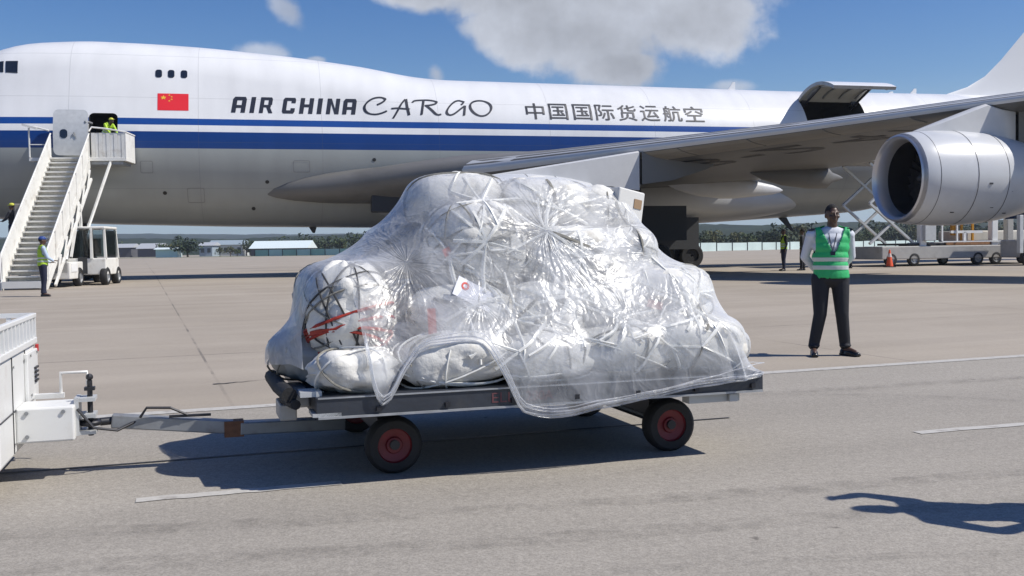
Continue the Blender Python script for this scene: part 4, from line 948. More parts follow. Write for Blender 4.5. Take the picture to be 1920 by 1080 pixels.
for x, h in ((1.75, 1.5), (2.55, 1.5)): b = MB(); b.bar((x, -1.32, 1.1), (x, -1.32, 1.1 + h), .07, .07); b.build('walkway_post', M['white'], ld)
b = MB(); b.box((3.1, -1.25, 1.55), (1.7, .1, .12)); b.box((3.0, -1.25, 1.3), (.14, .1, .5)); b.build('deck_stop', M['white'], ld)
b = MB(); b.bar((1.7, -1.4, 1.10), (5.2, -1.4, 1.10), .05, .06); b.build('deck_edge', M['white'], ld)
for x in (3.35, 3.95): b = MB(); b.bar((x, -.6, 1.1), (x, -.6, 3.1), .09, .09); b.build('guide_post', M['yellow'], ld)
b = MB(); b.box((3.25, -.2, 2.2), (.3, .2, 1.6)); b.build('guide_panel', M['yellow'], ld)
for x in (.2, 3.6, 4.6): wheel(ld, (x, -1.36, .31), .31, .2, 'y')
wheel(ld, (-1.0, -1.36, .31), .31, .2, 'y')
TPp = at(1800, 480, 49.5); TPp.z = gz(49)
tp = empty('pallet_transporter', TPp, TH, 'long low grey pallet transporter with orange end panels, right of the scissor lift loader', 'transporter')
b = MB(); b.box((.6, 0, .55), (6.2, 2.4, .5)); b.build('chassis', M['loader'], tp, bevel=.03)
b = MB(); b.box((.6, 0, .95), (6.3, 2.5, .16)); b.build('roller_deck', M['blackmetal'], tp)
b = MB(); b.box((1.6, 0, 1.35), (4.2, 2.0, .5)); b.build('pallet', mat('pale_tarp', (.6, .57, .5), .7, var=.1), tp, bevel=.05)
for x in (2.5, 3.0, 3.4): b = MB(); b.box((x, -1.22, .72), (.3, .05, .42)); b.build('end_panel', M['yellow'] if x < 3 else M['galv'], tp)
for x in (-1.8, 2.6): wheel(tp, (x, -1.1, .26), .26, .2, 'y')
GP = at(1905, 470, 46.0); GP.z = gz(46)
gt = empty('ground_tug', GP, TH, 'grey ground tug with dark cab roof and slanted screen at the right edge', 'tug')
b = MB(); b.box((.8, 0, .75), (2.0, 1.6, .8)); b.build('body', M['loader'], gt, bevel=.06)
b = MB(); b.box((-.38, -.7, 1.4), (.2, .2, 1.7)); b.build('front_post', M['galv'], gt, bevel=.02)
b = MB(); b.bar((-.3, -.6, 2.2), (.15, -.6, 3.0), .09, .09); b.build('screen_frame', M['black'], gt)
b = MB(); b.box((.9, 0, 3.05), (1.9, 1.6, .1)); b.build('roof', M['black'], gt, bevel=.02)
b = MB(); b.box((.9, -.7, 1.6), (1.2, .1, .9)); b.build('seat_back', M['black'], gt, bevel=.05)
b = MB(); b.box((.05, -.1, 2.5), (.03, 1.2, .9), Matrix.Rotation(R(28), 3, 'Y')); b.build('windscreen', M['glass'], gt)
for x in (0, 1.5): wheel(gt, (x, -.72, .35), .35, .25, 'y')
CP = gp(1668, 501); cn = empty('traffic_cone', CP, 0, 'orange traffic cone standing on the apron right of the guard in the green vest', 'cone')
b = MB(); b.lathe([(.03, .0), (.03, .16), (.78, .035), (.80, .0)], 20, axis='z'); cone = b.build('cone_body', mat('cone_orange', (.75, .10, .03), .5), cn, smooth=50)
b = MB(); b.box((0, 0, .02), (.42, .42, .04)); b.build('cone_base', M['rubber'], cn, bevel=.01)
b = MB(); b.lathe([(.46, .091), (.62, .067)], 20, axis='z'); b.build('reflective_band', mat('cone_white', (.75, .6, .55), .4), cn)

HAZE = 0.00022
# ================================================================== FAR SIDE OF THE AIRFIELD
rnd = random.Random(11)
strip('grass_verge', (-170, 292, 0), (60, 262, 0), 30, M['grass'], 0.01, n=4).__setitem__('kind', 'structure')
strip('grass_verge', (55, 186, 0), (260, 330, 0), 8, M['grass'], 0.01, n=4).__setitem__('kind', 'structure')
M['fencegreen'] = mat('fence_sheet', (0.36, 0.52, 0.46), 0.5, var=.12, vscale=.3)
M['fencepale'] = mat('fence_sheet_pale', (0.55, 0.66, 0.64), 0.5, var=.1, vscale=.3)
def fence(p0, p1, n, h, lab, m):
    p0 = Vector(p0); p1 = Vector(p1); root = empty('boundary_fence', (p0.x, p0.y, gz(p0.y)), 0, lab, 'fence', None); d = (p1 - p0) / n; r0 = math.atan2(d.y, d.x); ln = d.length
    for i in range(n):
        c = d * (i + .5); b = MB(); b.box((c.x, c.y, h / 2), (ln - .12, .05, h - .1 + .12 * (i % 3 == 1)), Matrix.Rotation(r0, 3, 'Z')); b.build('sheet_panel', m[(i * 7) % len(m)], root)
        c = d * i; b = MB(); b.box((c.x, c.y - .1, h / 2 + .05), (.16, .12, h + .1)); b.build('post', M['blackmetal'], root)
    return root
fl = at(478, 478, 281); fr_ = at(720, 478, 268)
fence((fl.x, fl.y, 0), (fr_.x, fr_.y, 0), 9, 1.75, 'low pale green sheet metal fence below the white roofed shed, far across the airfield', [M['fencegreen'], M['fencepale']])
ra = at(1180, 470, 176); rb = at(1990, 460, 312)
fence((ra.x, ra.y, 0), (rb.x, rb.y, 0), 40, 1.6, 'long pale sheet metal fence in front of the wood, behind the guard and the loader', [M['fencepale']])
# sheds and low buildings
M['roofwhite'] = mat('white_roof_sheet', (.72, .80, .79), .4, var=.05); M['wallpale'] = mat('pale_wall', (.5, .52, .5), .7, var=.1); M['wallblue'] = mat('blue_grey_wall', (.28, .34, .38), .7, var=.1); M['darkwall'] = mat('dark_wall', (.09, .09, .1), .8)
def shed(px0, px1, ptop, pbase, Y, roof_frac, mw, mroof, lab, cat='building', depth=9, win=0):
    a = at(px0, pbase, Y); c = at(px1, pbase, Y); zt = at((px0 + px1) / 2, ptop, Y).z; w = c.x - a.x; g = gz(Y); h = zt - g
    root = empty('airfield_shed', ((a.x + c.x) / 2, Y + depth / 2, g), 0, lab, cat); hw_ = h * (1 - roof_frac)
    b = MB(); b.box((0, 0, hw_ / 2), (w, depth, hw_)); b.build('wall', mw, root)
    b = MB(); e = .5; b.prism([Vector((-w / 2 - e, -depth / 2 - e, hw_ + .02)), Vector((-w / 2 - e, depth / 2 + e, hw_ + .02)), Vector((-w / 2 - e, 0, h))], (w + 2 * e, 0, 0)); b.build('roof', mroof, root)
    for k in range(win):
        b = MB(); b.box((-w / 2 + w * (k + .5) / win, -depth / 2 - .03, hw_ * .55), (w / win * .55, .06, hw_ * .4)); b.build('window', M['glass'], root)
    return root
shed(470, 575, 451, 477, 300, .52, M['darkwall'], M['roofwhite'], 'long shed with a bright white roof behind the low green fence', depth=14)
shed(292, 333, 464, 479, 284, .2, M['roofwhite'], M['roofwhite'], 'small white hut left of the round dark tree', depth=4)
shed(392, 455, 450, 476, 330, .3, M['wallpale'], M['wallblue'], 'pale two storey building with a row of windows, right of the round dark tree', win=5)
shed(374, 398, 454, 477, 322, .25, M['wallblue'], M['galv'], 'narrow blue grey building beside the round dark tree', win=2)
shed(258, 300, 456, 470, 345, .4, M['darkwall'], M['galv'], 'low dark shed with a grey roof left of the small white hut', win=0)
shed(200, 246, 457, 478, 350, .3, M['darkwall'], M['galv'], 'low dark shed with a grey roof next to the stairs truck cab', win=0)
# trees
M['leafd'] = mat('leaf_dark', (0.030, 0.048, 0.018), 0.8, var=.4, vscale=.5); M['leafm'] = mat('leaf_mid', (0.055, 0.08, 0.026), 0.8, var=.4, vscale=.5); M['leafo'] = mat('leaf_olive', (0.08, 0.085, 0.03), 0.8, var=.4, vscale=.5); M['bark'] = mat('bark', (0.09, 0.065, 0.045), .9)
def crown(seed, w, h, n, q, m, base=.18):
    rg = np.random.RandomState(seed); b = MB(); puffs = [(rg.uniform(-.32, .32) * w, rg.uniform(-.32, .32) * w, h * rg.uniform(.38, .82), w * rg.uniform(.18, .34)) for _ in range(9)]
    for i in range(n):
        x, y, z, r_ = puffs[rg.randint(9)]; d = rg.normal(size=3); d /= np.linalg.norm(d); d *= rg.uniform(.55, 1.05) ** .5
        c = Vector((x + d[0] * r_, y + d[1] * r_, max(h * base, z + d[2] * r_ * .8)))
        nrm = Vector(d + rg.normal(size=3) * .6).normalized(); t1_ = nrm.orthogonal().normalized(); t1_.rotate(Quaternion(nrm, rg.uniform(0, 6.28))); t2 = nrm.cross(t1_); s = q * rg.uniform(.6, 1.3)
        b.add([c - t1_ * s, c + t2 * s * .6, c + t1_ * s, c - t2 * s * .6], [(0, 1, 2, 3)])
    me = bpy.data.meshes.new('crown'); me.from_pydata(b.v, [], b.f); me.materials.append(m); return me
CR = [crown(1, 7, 6, 420, .42, M['leafd']), crown(2, 6, 5, 360, .40, M['leafm']), crown(3, 8, 5, 420, .45, M['leafd']), crown(4, 5, 5.5, 320, .38, M['leafo'])]
b = MB(); b.tube([(0, 0, -.3), (.1, 0, 1.2), (.0, .1, 2.6)], [.28, .2, .1], 8); b.tube([(.05, 0, 1.4), (.8, .2, 2.8)], [.12, .05], 6); b.tube([(.05, 0, 1.2), (-.7, -.2, 2.9)], [.12, .05], 6); trunk_me = b.mesh('trunk', M['bark'])
def tree(x, y, k, sc, lab, grp=None, sz=1.0):
    r = empty('broadleaf_tree', (x, y, gz(y)), rnd.uniform(0, 6.28), lab, 'tree', grp); r.scale = (sc, sc, sc * sz)
    link('trunk', trunk_me, r); link('crown', CR[k], r); return r
p = at(352, 470, 286); tree(p.x, p.y, 0, 1.18, 'round dark tree standing alone between the small white hut and the pale building', sz=.95)
for px, Y, k, sc in ((215, 400, 2, 1.2), (250, 420, 1, 1.1), (268, 380, 1, .9), (306, 330, 1, 1.0), (326, 320, 3, .8), (400, 345, 1, .7), (432, 300, 3, .55), (445, 310, 1, .5), (462, 330, 0, 1.0), (470, 340, 1, 1.1), (585, 330, 2, 1.25), (612, 320, 0, 1.15), (642, 318, 1, 1.2), (665, 312, 0, 1.25), (690, 330, 2, 1.3), (412, 296, 3, .5), (560, 380, 0, 1.2), (520, 390, 2, 1.25)):
    p = at(px, 470, Y); tree(p.x, p.y, k, sc, 'bushy dark green tree among the far sheds beneath the jet', 'trees among the sheds across the airfield')
for i in range(46):
    px = 1235 + i * 15.2 + rnd.uniform(-6, 6); Y = 205 + (px - 1235) * .20 + rnd.uniform(0, 40)
    p = at(px, 460, Y); tree(p.x, p.y, rnd.randrange(4), rnd.uniform(.75, 1.25) * Y / 260, 'leafy green tree in the wood behind the long pale fence', 'trees of the wood behind the fence')
# hills: wooded ridge with a roughened crest
M['hill'] = mat('wooded_hill', (0.022, 0.034, 0.018), 0.95, var=.5, vscale=.03, dirt=(.06, .065, .035), dscale=.02, damt=.5, spec=0.1)
def ridge(name, Y0, Y1, hfun, x0, x1, n, m):
    b = MB(); rows = []
    for j in range(9):
        v = j / 8; Y = Y0 + (Y1 - Y0) * v; row = []
        for i in range(n + 1):
            x = x0 + (x1 - x0) * i / n; z = hfun(x) * math.sin(v * math.pi / 2) ** 1.3 + (mnoise.noise(Vector((x * .02, Y * .02, 0))) * 3 + mnoise.noise(Vector((x * .11, Y * .05, 4))) * 1.6) * min(v * 3, 1)
            row.append(Vector((x, Y, z - .5)))
        rows.append(row)
    b.grid(rows); return tag(b.build(name, m, None, smooth=70), kind='structure')
ridge('wooded_hills', 520, 1050, lambda x: 17 + 5 * mnoise.noise(Vector((x * .004, 1.7, 0))) + (6 if x > 100 else 0), -800, 900, 420, M['hill'])
ridge('distant_hills', 1500, 2600, lambda x: 46 + 16 * mnoise.noise(Vector((x * .0016, 5.2, 0))) , -2400, 2600, 420, M['hill'])

# ------------------------------------------------------------------ air
hm = bpy.data.materials.new('air'); hm.use_nodes = True; t = hm.node_tree; t.nodes.clear(); o_ = nd(t, 'ShaderNodeOutputMaterial'); pv = nd(t, 'ShaderNodeVolumePrincipled')
pv.inputs['Color'].default_value = (.80, .88, 1.0, 1); pv.inputs['Density'].default_value = HAZE; pv.inputs['Anisotropy'].default_value = 0.2; t.links.new(pv.outputs[0], o_.inputs['Volume'])
b = MB(); b.box((0, 1480, 44), (6000, 3240, 92)); hz_ = b.build('haze', hm); tag(hz_, kind='stuff')
# ================================================================== THE LOAD
def dw(a, b_, z): return P1 + DU * a + DB * b_ + Vector((0, 0, DZ + z))       # dolly frame -> world
M['sack'] = mat('woven_sack', (0.70, 0.685, 0.64), 0.7, var=.10, vscale=6, bump=.4, bscale=22, dirt=(.40, .36, .29), dscale=4.5, damt=.6)
M['sackg'] = mat('grey_woven_sack', (0.40, 0.40, 0.385), 0.7, var=.14, vscale=6, bump=.25, bscale=16, dirt=(.22, .21, .19), dscale=3.0, damt=.5)
M['twine'] = mat('grey_twine', (0.23, 0.22, 0.19), .8, var=.3, vscale=30); M['ropew'] = mat('pale_rope', (0.78, 0.77, 0.72), .7, var=.15, vscale=30); M['roper'] = mat('red_strap', (0.36, 0.035, 0.02), .6, var=.3, vscale=25); M['roped'] = mat('dark_cord', (0.045, .045, .045), .8)
# centre (along, back, up), half sizes, yaw, power
BAGS = [
 # bottom row along the front edge
 (.24, .22, .12, .25, .20, .13, 12, 's'), (.86, .27, .15, .37, .24, .16, -4, 's'), (1.42, .25, .14, .34, .23, .15, 5, 's'), (1.93, .27, .16, .34, .25, .17, -6, 's'), (2.44, .30, .18, .36, .28, .19, 4, 's'), (2.66, .60, .13, .30, .34, .14, 20, 'g'),
 (.12, .75, .16, .28, .30, .17, 40, 'g'), (.55, .85, .16, .36, .26, .17, 8, 's'), (1.2, .85, .16, .36, .28, .17, -5, 's'), (1.85, .85, .16, .36, .28, .17, 4, 's'), (2.45, .95, .17, .34, .30, .18, 12, 's'),
 (.30, 1.5, .16, .36, .30, .17, 4, 's'), (1.0, 1.5, .16, .38, .30, .17, -4, 's'), (1.7, 1.5, .16, .38, .30, .17, 6, 's'), (2.4, 1.55, .16, .36, .30, .17, -8, 's'), (.6, 1.98, .15, .38, .22, .16, 0, 's'), (1.4, 1.98, .15, .38, .22, .16, 3, 's'), (2.2, 1.98, .15, .38, .22, .16, -2, 's'),
 # upright bale at the front left, shoulders left and right
 (.26, .50, .44, .27, .25, .30, 0, 'b'), (.32, 1.15, .46, .28, .38, .28, 10, 'g'), (2.46, .80, .45, .33, .38, .24, 8, 's'), (2.30, .55, .46, .30, .28, .20, -12, 's'),
 # second tier
 (.98, .52, .42, .34, .24, .17, -8, 's'), (1.50, .48, .41, .32, .24, .17, 8, 's'), (1.95, .55, .44, .30, .26, .18, -4, 's'), (.78, 1.2, .46, .36, .30, .20, 4, 'g'), (1.5, 1.2, .46, .38, .30, .20, 0, 's'), (2.2, 1.25, .46, .36, .32, .20, 6, 's'), (.7, 1.75, .44, .38, .28, .18, 0, 's'), (1.5, 1.75, .44, .38, .28, .18, 0, 's'), (2.2, 1.75, .44, .36, .28, .18, 0, 's'),
 # third tier: the big bale in front, smaller sacks beside it
 (1.13, .74, .83, .35, .32, .31, 0, 'b'), (1.74, .68, .74, .34, .28, .22, 10, 's'), (2.16, .80, .76, .26, .30, .20, -10, 's'), (.80, 1.30, .80, .28, .32, .20, 12, 'g'), (1.45, 1.35, .82, .38, .30, .22, 0, 's'), (2.10, 1.35, .80, .32, .30, .20, 4, 's'),
 # crown
 (1.10, 1.10, 1.14, .34, .32, .18, -6, 's'), (1.66, 1.02, 1.10, .36, .32, .19, 6, 's'), (2.08, 1.05, 1.06, .24, .30, .17, 10, 's'), (1.45, 1.45, 1.12, .40, .28, .16, 0, 's')]
def sup(d, r, p):
    """radius of a plump pillow shape in direction d"""
    return (abs(d.x / r[0]) ** p + abs(d.y / r[1]) ** p + abs(d.z / r[2]) ** p) ** (-1.0 / p)
BLAB = {0: 'small white sack hanging over the front left corner of the dolly deck', 1: 'white sack on the deck edge, second from the left in the bottom row', 2: 'flat white sack in the middle of the front bottom row', 3: 'white sack on the deck edge, second from the right in the bottom row', 4: 'large smooth white sack at the right end of the front bottom row', 5: 'grey sack overhanging the right end of the dolly',
 6: 'grey cord bound sack overhanging the left end of the dolly', 18: 'upright white bale tied with dark cord and red straps, front left of the load', 20: 'rounded white sack forming the low right shoulder of the wrapped load', 21: 'white sack leaning beneath the low right shoulder of the wrapped load', 31: 'big round white bale laced with cord high in the front of the load', 32: 'white sack beside the big round bale, to its right', 19: 'grey sack forming the low left shoulder of the wrapped load', 37: 'white sack at the crown of the load above the big round bale', 38: 'white sack at the crown of the load, right of its middle'}
ELL = []; BAGO = []
for i, (a, b0, z, ra, rb, rz, yw, kd) in enumerate(BAGS):
    pw = 2.3 if kd == 'b' else 3.1; rg = random.Random(100 + i); off = Vector((i * 7.3, i * 3.1, 0)); b = MB(); nu, nv = 44, 26; rows = []
    for j in range(nv + 1):
        ph = -math.pi / 2 + math.pi * j / nv; row = []
        for k in range(nu):
            t = 2 * math.pi * k / nu; d = Vector((math.cos(ph) * math.cos(t), math.cos(ph) * math.sin(t), math.sin(ph)))
            r_ = sup(d, (ra, rb, rz), pw); p = d * r_
            if kd != 'b': k_ = abs(p.x / ra); p.z *= 1 - .42 * k_ ** 4; p.y *= 1 + .06 * k_ ** 2
            w = mnoise.noise(p * 4.5 + off) * .035 + (abs(mnoise.noise(p * 7 + off)) - .25) * .045 + mnoise.noise(p * 17 + off) * .004 + (abs(mnoise.noise(Vector((p.x * 5, p.y * 13, p.z * 13)) + off)) - .2) * .022 - max(0, .16 - abs(mnoise.noise(Vector((p.x * 2.2, p.y * 6.5, p.z * 6.5)) + off))) * .16
            if kd != 'b': w += .022 * abs(p.x / ra) ** 3 * math.sin(math.atan2(p.z, p.y) * 9 + i + 2 * mnoise.noise(p * 3 + off))
            if kd == 'b': w += .014 * math.cos(t * 7 + 3 * mnoise.noise(p * 3 + off))
            row.append(p * (1 + w / max(r_, .12) * .8))
        rows.append(row)
    b.grid(rows, wrap=True); lab = BLAB.get(i, 'white woven sack packed inside the wrapped load, mostly hidden')
    o = b.build('cargo_sack', M['sackg' if kd == 'g' else 'sack'], None, smooth=80); o.location = dw(a, b0, z); o.rotation_euler = (R(rg.uniform(-6, 6)), R(rg.uniform(-6, 6)), DA + R(yw))
    tag(o, lab, 'sack', 'sacks stacked on the dolly'); BAGO.append(o)
    ELL.append((a, b0, z, ra, rb, rz, R(yw), pw))
    vis = i in BLAB or b0 < 1.3
    if vis:
        nl = (15 if i == 18 else 11) if kd == 'b' else rg.choice((3, 4, 5))
        for q in range(nl):
            if kd == 'b': e1 = Vector((rg.uniform(-.5, .5), rg.uniform(-.4, .4), 1)) if q < 5 else Vector((1, rg.uniform(-.3, .3), rg.uniform(-.7, .7)))
            else: e1 = Vector((rg.uniform(-.5, .5), rg.uniform(-.2, .2), 1)) if q % 2 else Vector((1, rg.uniform(-.4, .4), rg.uniform(-.5, .5)))
            e1.normalize(); e2 = e1.cross(Vector((rg.uniform(-.3, .3), rg.uniform(-.3, .3), .2)) if abs(e1.z) < .5 else Vector((rg.uniform(.3, 1), rg.uniform(-.6, .6), 0))).normalized()
            c0_ = rg.uniform(-.25, .25); pts = []
            if i == 18 and q >= 10: e1 = Vector((1, 0, rg.uniform(-.28, .28))).normalized(); e2 = Vector((0, 1, rg.uniform(-.35, .35))).normalized(); c0_ = rg.uniform(-.75, -.1)
            for k in range(40):
                t = 2 * math.pi * k / 40; d = (e1 * math.cos(t) + e2 * math.sin(t) + e1.cross(e2) * c0_).normalized()
                p = d * sup(d, (ra, rb, rz), pw); p *= 1 + (.022 + .012 * mnoise.noise(d * 3 + off)); pts.append(p)
            b = MB(); mt = 'twine' if kd != 'b' else 'roped' if (i == 18 and q < 7) else 'roper' if (i == 18 and q >= 10) else 'twine'
            if kd == 's' and rg.random() < .6: mt = 'ropew'
            b.loop(pts, .0065 if mt != 'roper' else .0105, 5); b.build('rope' if mt != 'roper' else 'strap', M[mt], o, smooth=60)
# --- signed distance of the pile and the deck on a grid, for the draped film
G0 = np.array([-1.0, -1.1, -.6]); GH = .04; GN = (124, 112, 58)
def make_sdf():
    gx, gy, gzz = np.meshgrid(*[G0[i] + GH * np.arange(GN[i]) for i in range(3)], indexing='ij')
    D = np.full(GN, 9.0, np.float32)
    for a, b0, z, ra, rb, rz, yw, pw in ELL:
        c, s_ = math.cos(yw), math.sin(yw); qx, qy, qz = gx - a, gy - b0, gzz - z
        x = qx * c + qy * s_; y = -qx * s_ + qy * c; l = np.sqrt(x * x + y * y + qz * qz) + 1e-6
        k = (np.abs(x / ra) ** pw + np.abs(y / rb) ** pw + np.abs(qz / rz) ** pw) ** (1 / pw)
        D = np.minimum(D, l * (1 - 1 / np.maximum(k, 1e-4)))
    dx = np.maximum(np.maximum(-gx, gx - DL), np.maximum(-gy, gy - DW)); D = np.minimum(D, np.maximum(dx, np.maximum(gzz, -.14 - gzz)))
    return D - .018
def sdf_push(F, D):
    """move points out of the solid along the gradient; returns touched mask"""
    q = (F - G0) / GH; i = np.floor(q).astype(int)
    for k in range(3): i[:, k] = np.clip(i[:, k], 0, GN[k] - 2)
    f = np.clip(q - i, 0, 1); x, y, z = i.T; fx, fy, fz = f.T
    c = {(a, b, d): D[x + a, y + b, z + d] for a in (0, 1) for b in (0, 1) for d in (0, 1)}
    c00 = c[0, 0, 0] * (1 - fx) + c[1, 0, 0] * fx; c10 = c[0, 1, 0] * (1 - fx) + c[1, 1, 0] * fx; c01 = c[0, 0, 1] * (1 - fx) + c[1, 0, 1] * fx; c11 = c[0, 1, 1] * (1 - fx) + c[1, 1, 1] * fx
    c0 = c00 * (1 - fy) + c10 * fy; c1 = c01 * (1 - fy) + c11 * fy; d = c0 * (1 - fz) + c1 * fz
    m_ = d < 0
    if m_.any():
        gz_ = (c1 - c0)[m_]; gy_ = ((c10 - c00) * (1 - fz) + (c11 - c01) * fz)[m_]
        gx_ = (((c[1, 0, 0] - c[0, 0, 0]) * (1 - fy) + (c[1, 1, 0] - c[0, 1, 0]) * fy) * (1 - fz) + ((c[1, 0, 1] - c[0, 0, 1]) * (1 - fy) + (c[1, 1, 1] - c[0, 1, 1]) * fy) * fz)[m_]
        g = np.stack([gx_, gy_, gz_], 1); g /= np.sqrt((g * g).sum(1, keepdims=True)) + 1e-9
        F[m_] -= g * d[m_, None]
    return m_
def front_hit(a, z):
    """depth of the pile's front at (a, z), or None"""
    best = None
    for ea, eb, ez, ra, rb, rz, yw, pw in ELL:
        if abs(z - ez) > rz or abs(a - ea) > max(ra, rb): continue
        for bb in np.arange(eb - max(ra, rb), eb, .01):
            c, s_ = math.cos(yw), math.sin(yw); qx, qy, qz = a - ea, bb - eb, z - ez
            x, y = qx * c + qy * s_, -qx * s_ + qy * c
            if abs(x / ra) ** pw + abs(y / rb) ** pw + abs(qz / rz) ** pw < 1:
                if best is None or bb < best: best = bb
                break
    return best
# --- pale rope lashing criss-crossed over the front of the pile
lash = empty('rope_lashing', dw(1.5, .4, .5), DA, 'web of pale ropes criss-crossed over the front of the sack pile under the plastic', 'rope lashing')
rg = random.Random(21); HUB = [(1.15, 1.12, 8), (1.7, 1.08, 9), (1.25, .38, 9), (1.8, .55, 9), (2.15, .3, 8), (.9, .78, 8), (2.6, .5, 8), (.75, .62, 7), (1.5, .3, 8), (2.2, .95, 7), (1.55, .92, 13), (1.12, .86, 9), (1.62, .52, 10), (2.05, .62, 9), (1.95, .36, 8), (.95, .46, 7), (2.45, .42, 7), (1.3, .58, 7), (1.75, .75, 8), (2.4, .18, 5), (1.2, .2, 5)]
for ha, hz, n in HUB:
    for k in range(n):
        an = 2 * math.pi * (k + rg.random() * .7) / n; ln = rg.uniform(.16, .42); pts = []
        for q in range(11):
            a = ha + math.cos(an) * ln * q / 10; z = hz + math.sin(an) * ln * q / 10 * .9; h = front_hit(a, z)
            if h is None or (pts and abs(h - pts[-1].y) > .2): break
            pts.append(Vector((a, h - .012, z)))
        if len(pts) < 4: continue
        # taut between high points: relax inward dips
        for _ in range(6):
            for q in range(1, len(pts) - 1):
                m_ = (pts[q - 1].y + pts[q + 1].y) / 2
                if m_ < pts[q].y: pts[q].y = m_
        b = MB(); b.tube([p - Vector((1.5, .4, .5)) for p in pts], rg.uniform(.007, .015), 5); b.build('rope', M['ropew' if rg.random() < .8 else 'twine'], lash, smooth=60)
# carton corner at the top right, paper label, tags
cb = empty('carton', dw(2.23, .90, 1.10), DA + R(18), 'white carton with a brown square patch poking out at the upper right of the load', 'carton')
b = MB(); b.box((0, 0, 0), (.24, .26, .22)); ca = b.build('box', mat('white_carton', (.66, .65, .62), .6, var=.05), cb, bevel=.01); ca.rotation_euler = (0, R(10), 0)
b = MB(); b.box((.06, -.132, .02), (.07, .006, .065)); pt = b.build('patch', mat('brown_card', (.32, .21, .12), .7), cb); pt.rotation_euler = (0, R(10), 0)
h = front_hit(1.02, .5) or .4
pl_ = empty('paper_label', dw(1.0, h - .004, .54), DA, 'white paper label with a red round mark on the front of the load', 'label'); pl_.rotation_euler = (R(-22), R(28), DA)
b = MB(); b.box((0, 0, 0), (.26, .003, .13)); b.build('paper', mat('paper', (.74, .74, .78), .6), pl_)
b = MB(); b.lathe([(-.0035, .014), (-.0035, .026), (-.0025, .026), (-.0025, .014)], 20, (-.07, 0, .02), axis='y', closed=True); b.build('round_mark', mat('red_ink', (.62, .09, .07), .6), pl_)
for a, z, w_, hh in ((.88, .80, .05, .05), (.74, .38, .05, .16), (2.2, .44, .1, .05)):
    h = front_hit(a, z) or .4
    rt = empty('cargo_tag', dw(a, h - .03, z), DA + R(rnd.uniform(-15, 15)), {.88: 'small red cargo tag on the left flank of the big round bale', .74: 'long torn red cargo tag right of the upright bale', 2.2: 'faded pink cargo tag on the right of the load'}[a], 'tag')
    b = MB(); b.box((0, 0, 0), (w_, .004, hh), Matrix.Rotation(R(rnd.uniform(-25, 25)), 3, 'Y')); b.build('tag_card', mat('tag_red', (.55, .09, .06) if a < 2 else (.62, .38, .34), .6), rt)

# ================================================================== PLASTIC SHEET: draped by a small cloth solver
NAx, NBx, SP_ = 118, 108, 0.0375
def drape():
    D = make_sdf(); rs = np.random.RandomState(5); gi, gj = np.meshgrid(np.arange(NAx), np.arange(NBx), indexing='ij')
    la = (gi - NAx / 2 + .5) * SP_; lb = (gj - NBx / 2 + .5) * SP_
    ro = R(SHEET[2]); X = np.stack([SHEET[0] + la * math.cos(ro) - lb * math.sin(ro), SHEET[1] + la * math.sin(ro) + lb * math.cos(ro), 1.42 + .02 * rs.rand(NAx, NBx) + .01 * np.sin(la * 9 + 2 * np.sin(lb * 4)) * np.cos(lb * 7)], -1).astype(float)
    V = np.zeros_like(X); dt = 1 / 60.; PR = []
    for di, dj, st in ((1, 0, 1.0), (0, 1, 1.0), (1, 1, .4), (1, -1, .4), (2, 0, .05), (0, 2, .05)):
        L0 = SP_ * math.hypot(di, dj); j = np.arange(max(0, -dj), NBx - max(0, dj))
        if di == 1 or dj == 1:
            for par in (0, 1):
                if di: i0 = np.arange(par, NAx - 1, 2); A = np.ix_(i0, j); B = np.ix_(i0 + 1, j + dj)
                else: j0 = np.arange(par, NBx - 1, 2); A = np.ix_(np.arange(NAx), j0); B = np.ix_(np.arange(NAx), j0 + 1)
                PR.append((A, B, st, L0))
        else:
            for par in (0, 1, 2, 3):
                if di: i0 = np.arange(par, NAx - 2, 4); A = np.ix_(i0, np.arange(NBx)); B = np.ix_(i0 + 2, np.arange(NBx))
                else: j0 = np.arange(par, NBx - 2, 4); A = np.ix_(np.arange(NAx), j0); B = np.ix_(np.arange(NAx), j0 + 2)
                PR.append((A, B, st, L0))
    for step in range(STEPS):
        V[..., 2] -= 9.8 * dt; V *= .98
        Q = X + V * dt; hit = np.zeros(NAx * NBx, bool)
        for it in range(5):
            for A, B, st, L0 in PR:
                d = Q[B] - Q[A]; l = np.sqrt((d * d).sum(-1, keepdims=True)) + 1e-9; c = (l - L0) / l * .5 * st
                if L0 > SP_ * 1.1: c = np.where(l > L0, c, c * .4)
                d = d * c; Q[A] += d; Q[B] -= d
            for (ta, tb, tz, rr, s0, pull) in TIES:
                if step > s0:
                    dd = Q - (ta, tb, tz); r_ = np.sqrt((dd * dd).sum(-1)); Q -= np.where((r_ < rr)[..., None], dd * pull, 0)
            for (a0, b0, z0, a1, b1, z1, wd, s0, pull) in LINES:
                if step > s0:
                    u = (Q[..., 2] - z0) / (z1 - z0); ok = (u > 0) & (u < 1) & (Q[..., 1] < .75); da = Q[..., 0] - (a0 + (a1 - a0) * u); w_ = np.where(ok & (np.abs(da) < wd), pull, 0.0); Q[..., 0] -= da * w_
            F = Q.reshape(-1, 3); hit |= sdf_push(F, D)
        F[:, 2] = np.maximum(F[:, 2], -DZ + .02)
        V = (Q - X) / dt; h2 = hit.reshape(NAx, NBx)[..., None]
        V = np.where(h2, V * .3, V); sp = np.sqrt((V * V).sum(-1, keepdims=True)); V *= np.minimum(1, 3.0 / np.maximum(sp, 1e-6))
        X = Q
    return X
SHEET = (1.42, .84, 11.0); STEPS = 150
TIES = [(1.50, .42, .93, .24, 45, .035), (.62, .45, .72, .2, 60, .03), (2.28, .55, .72, .24, 60, .04)]
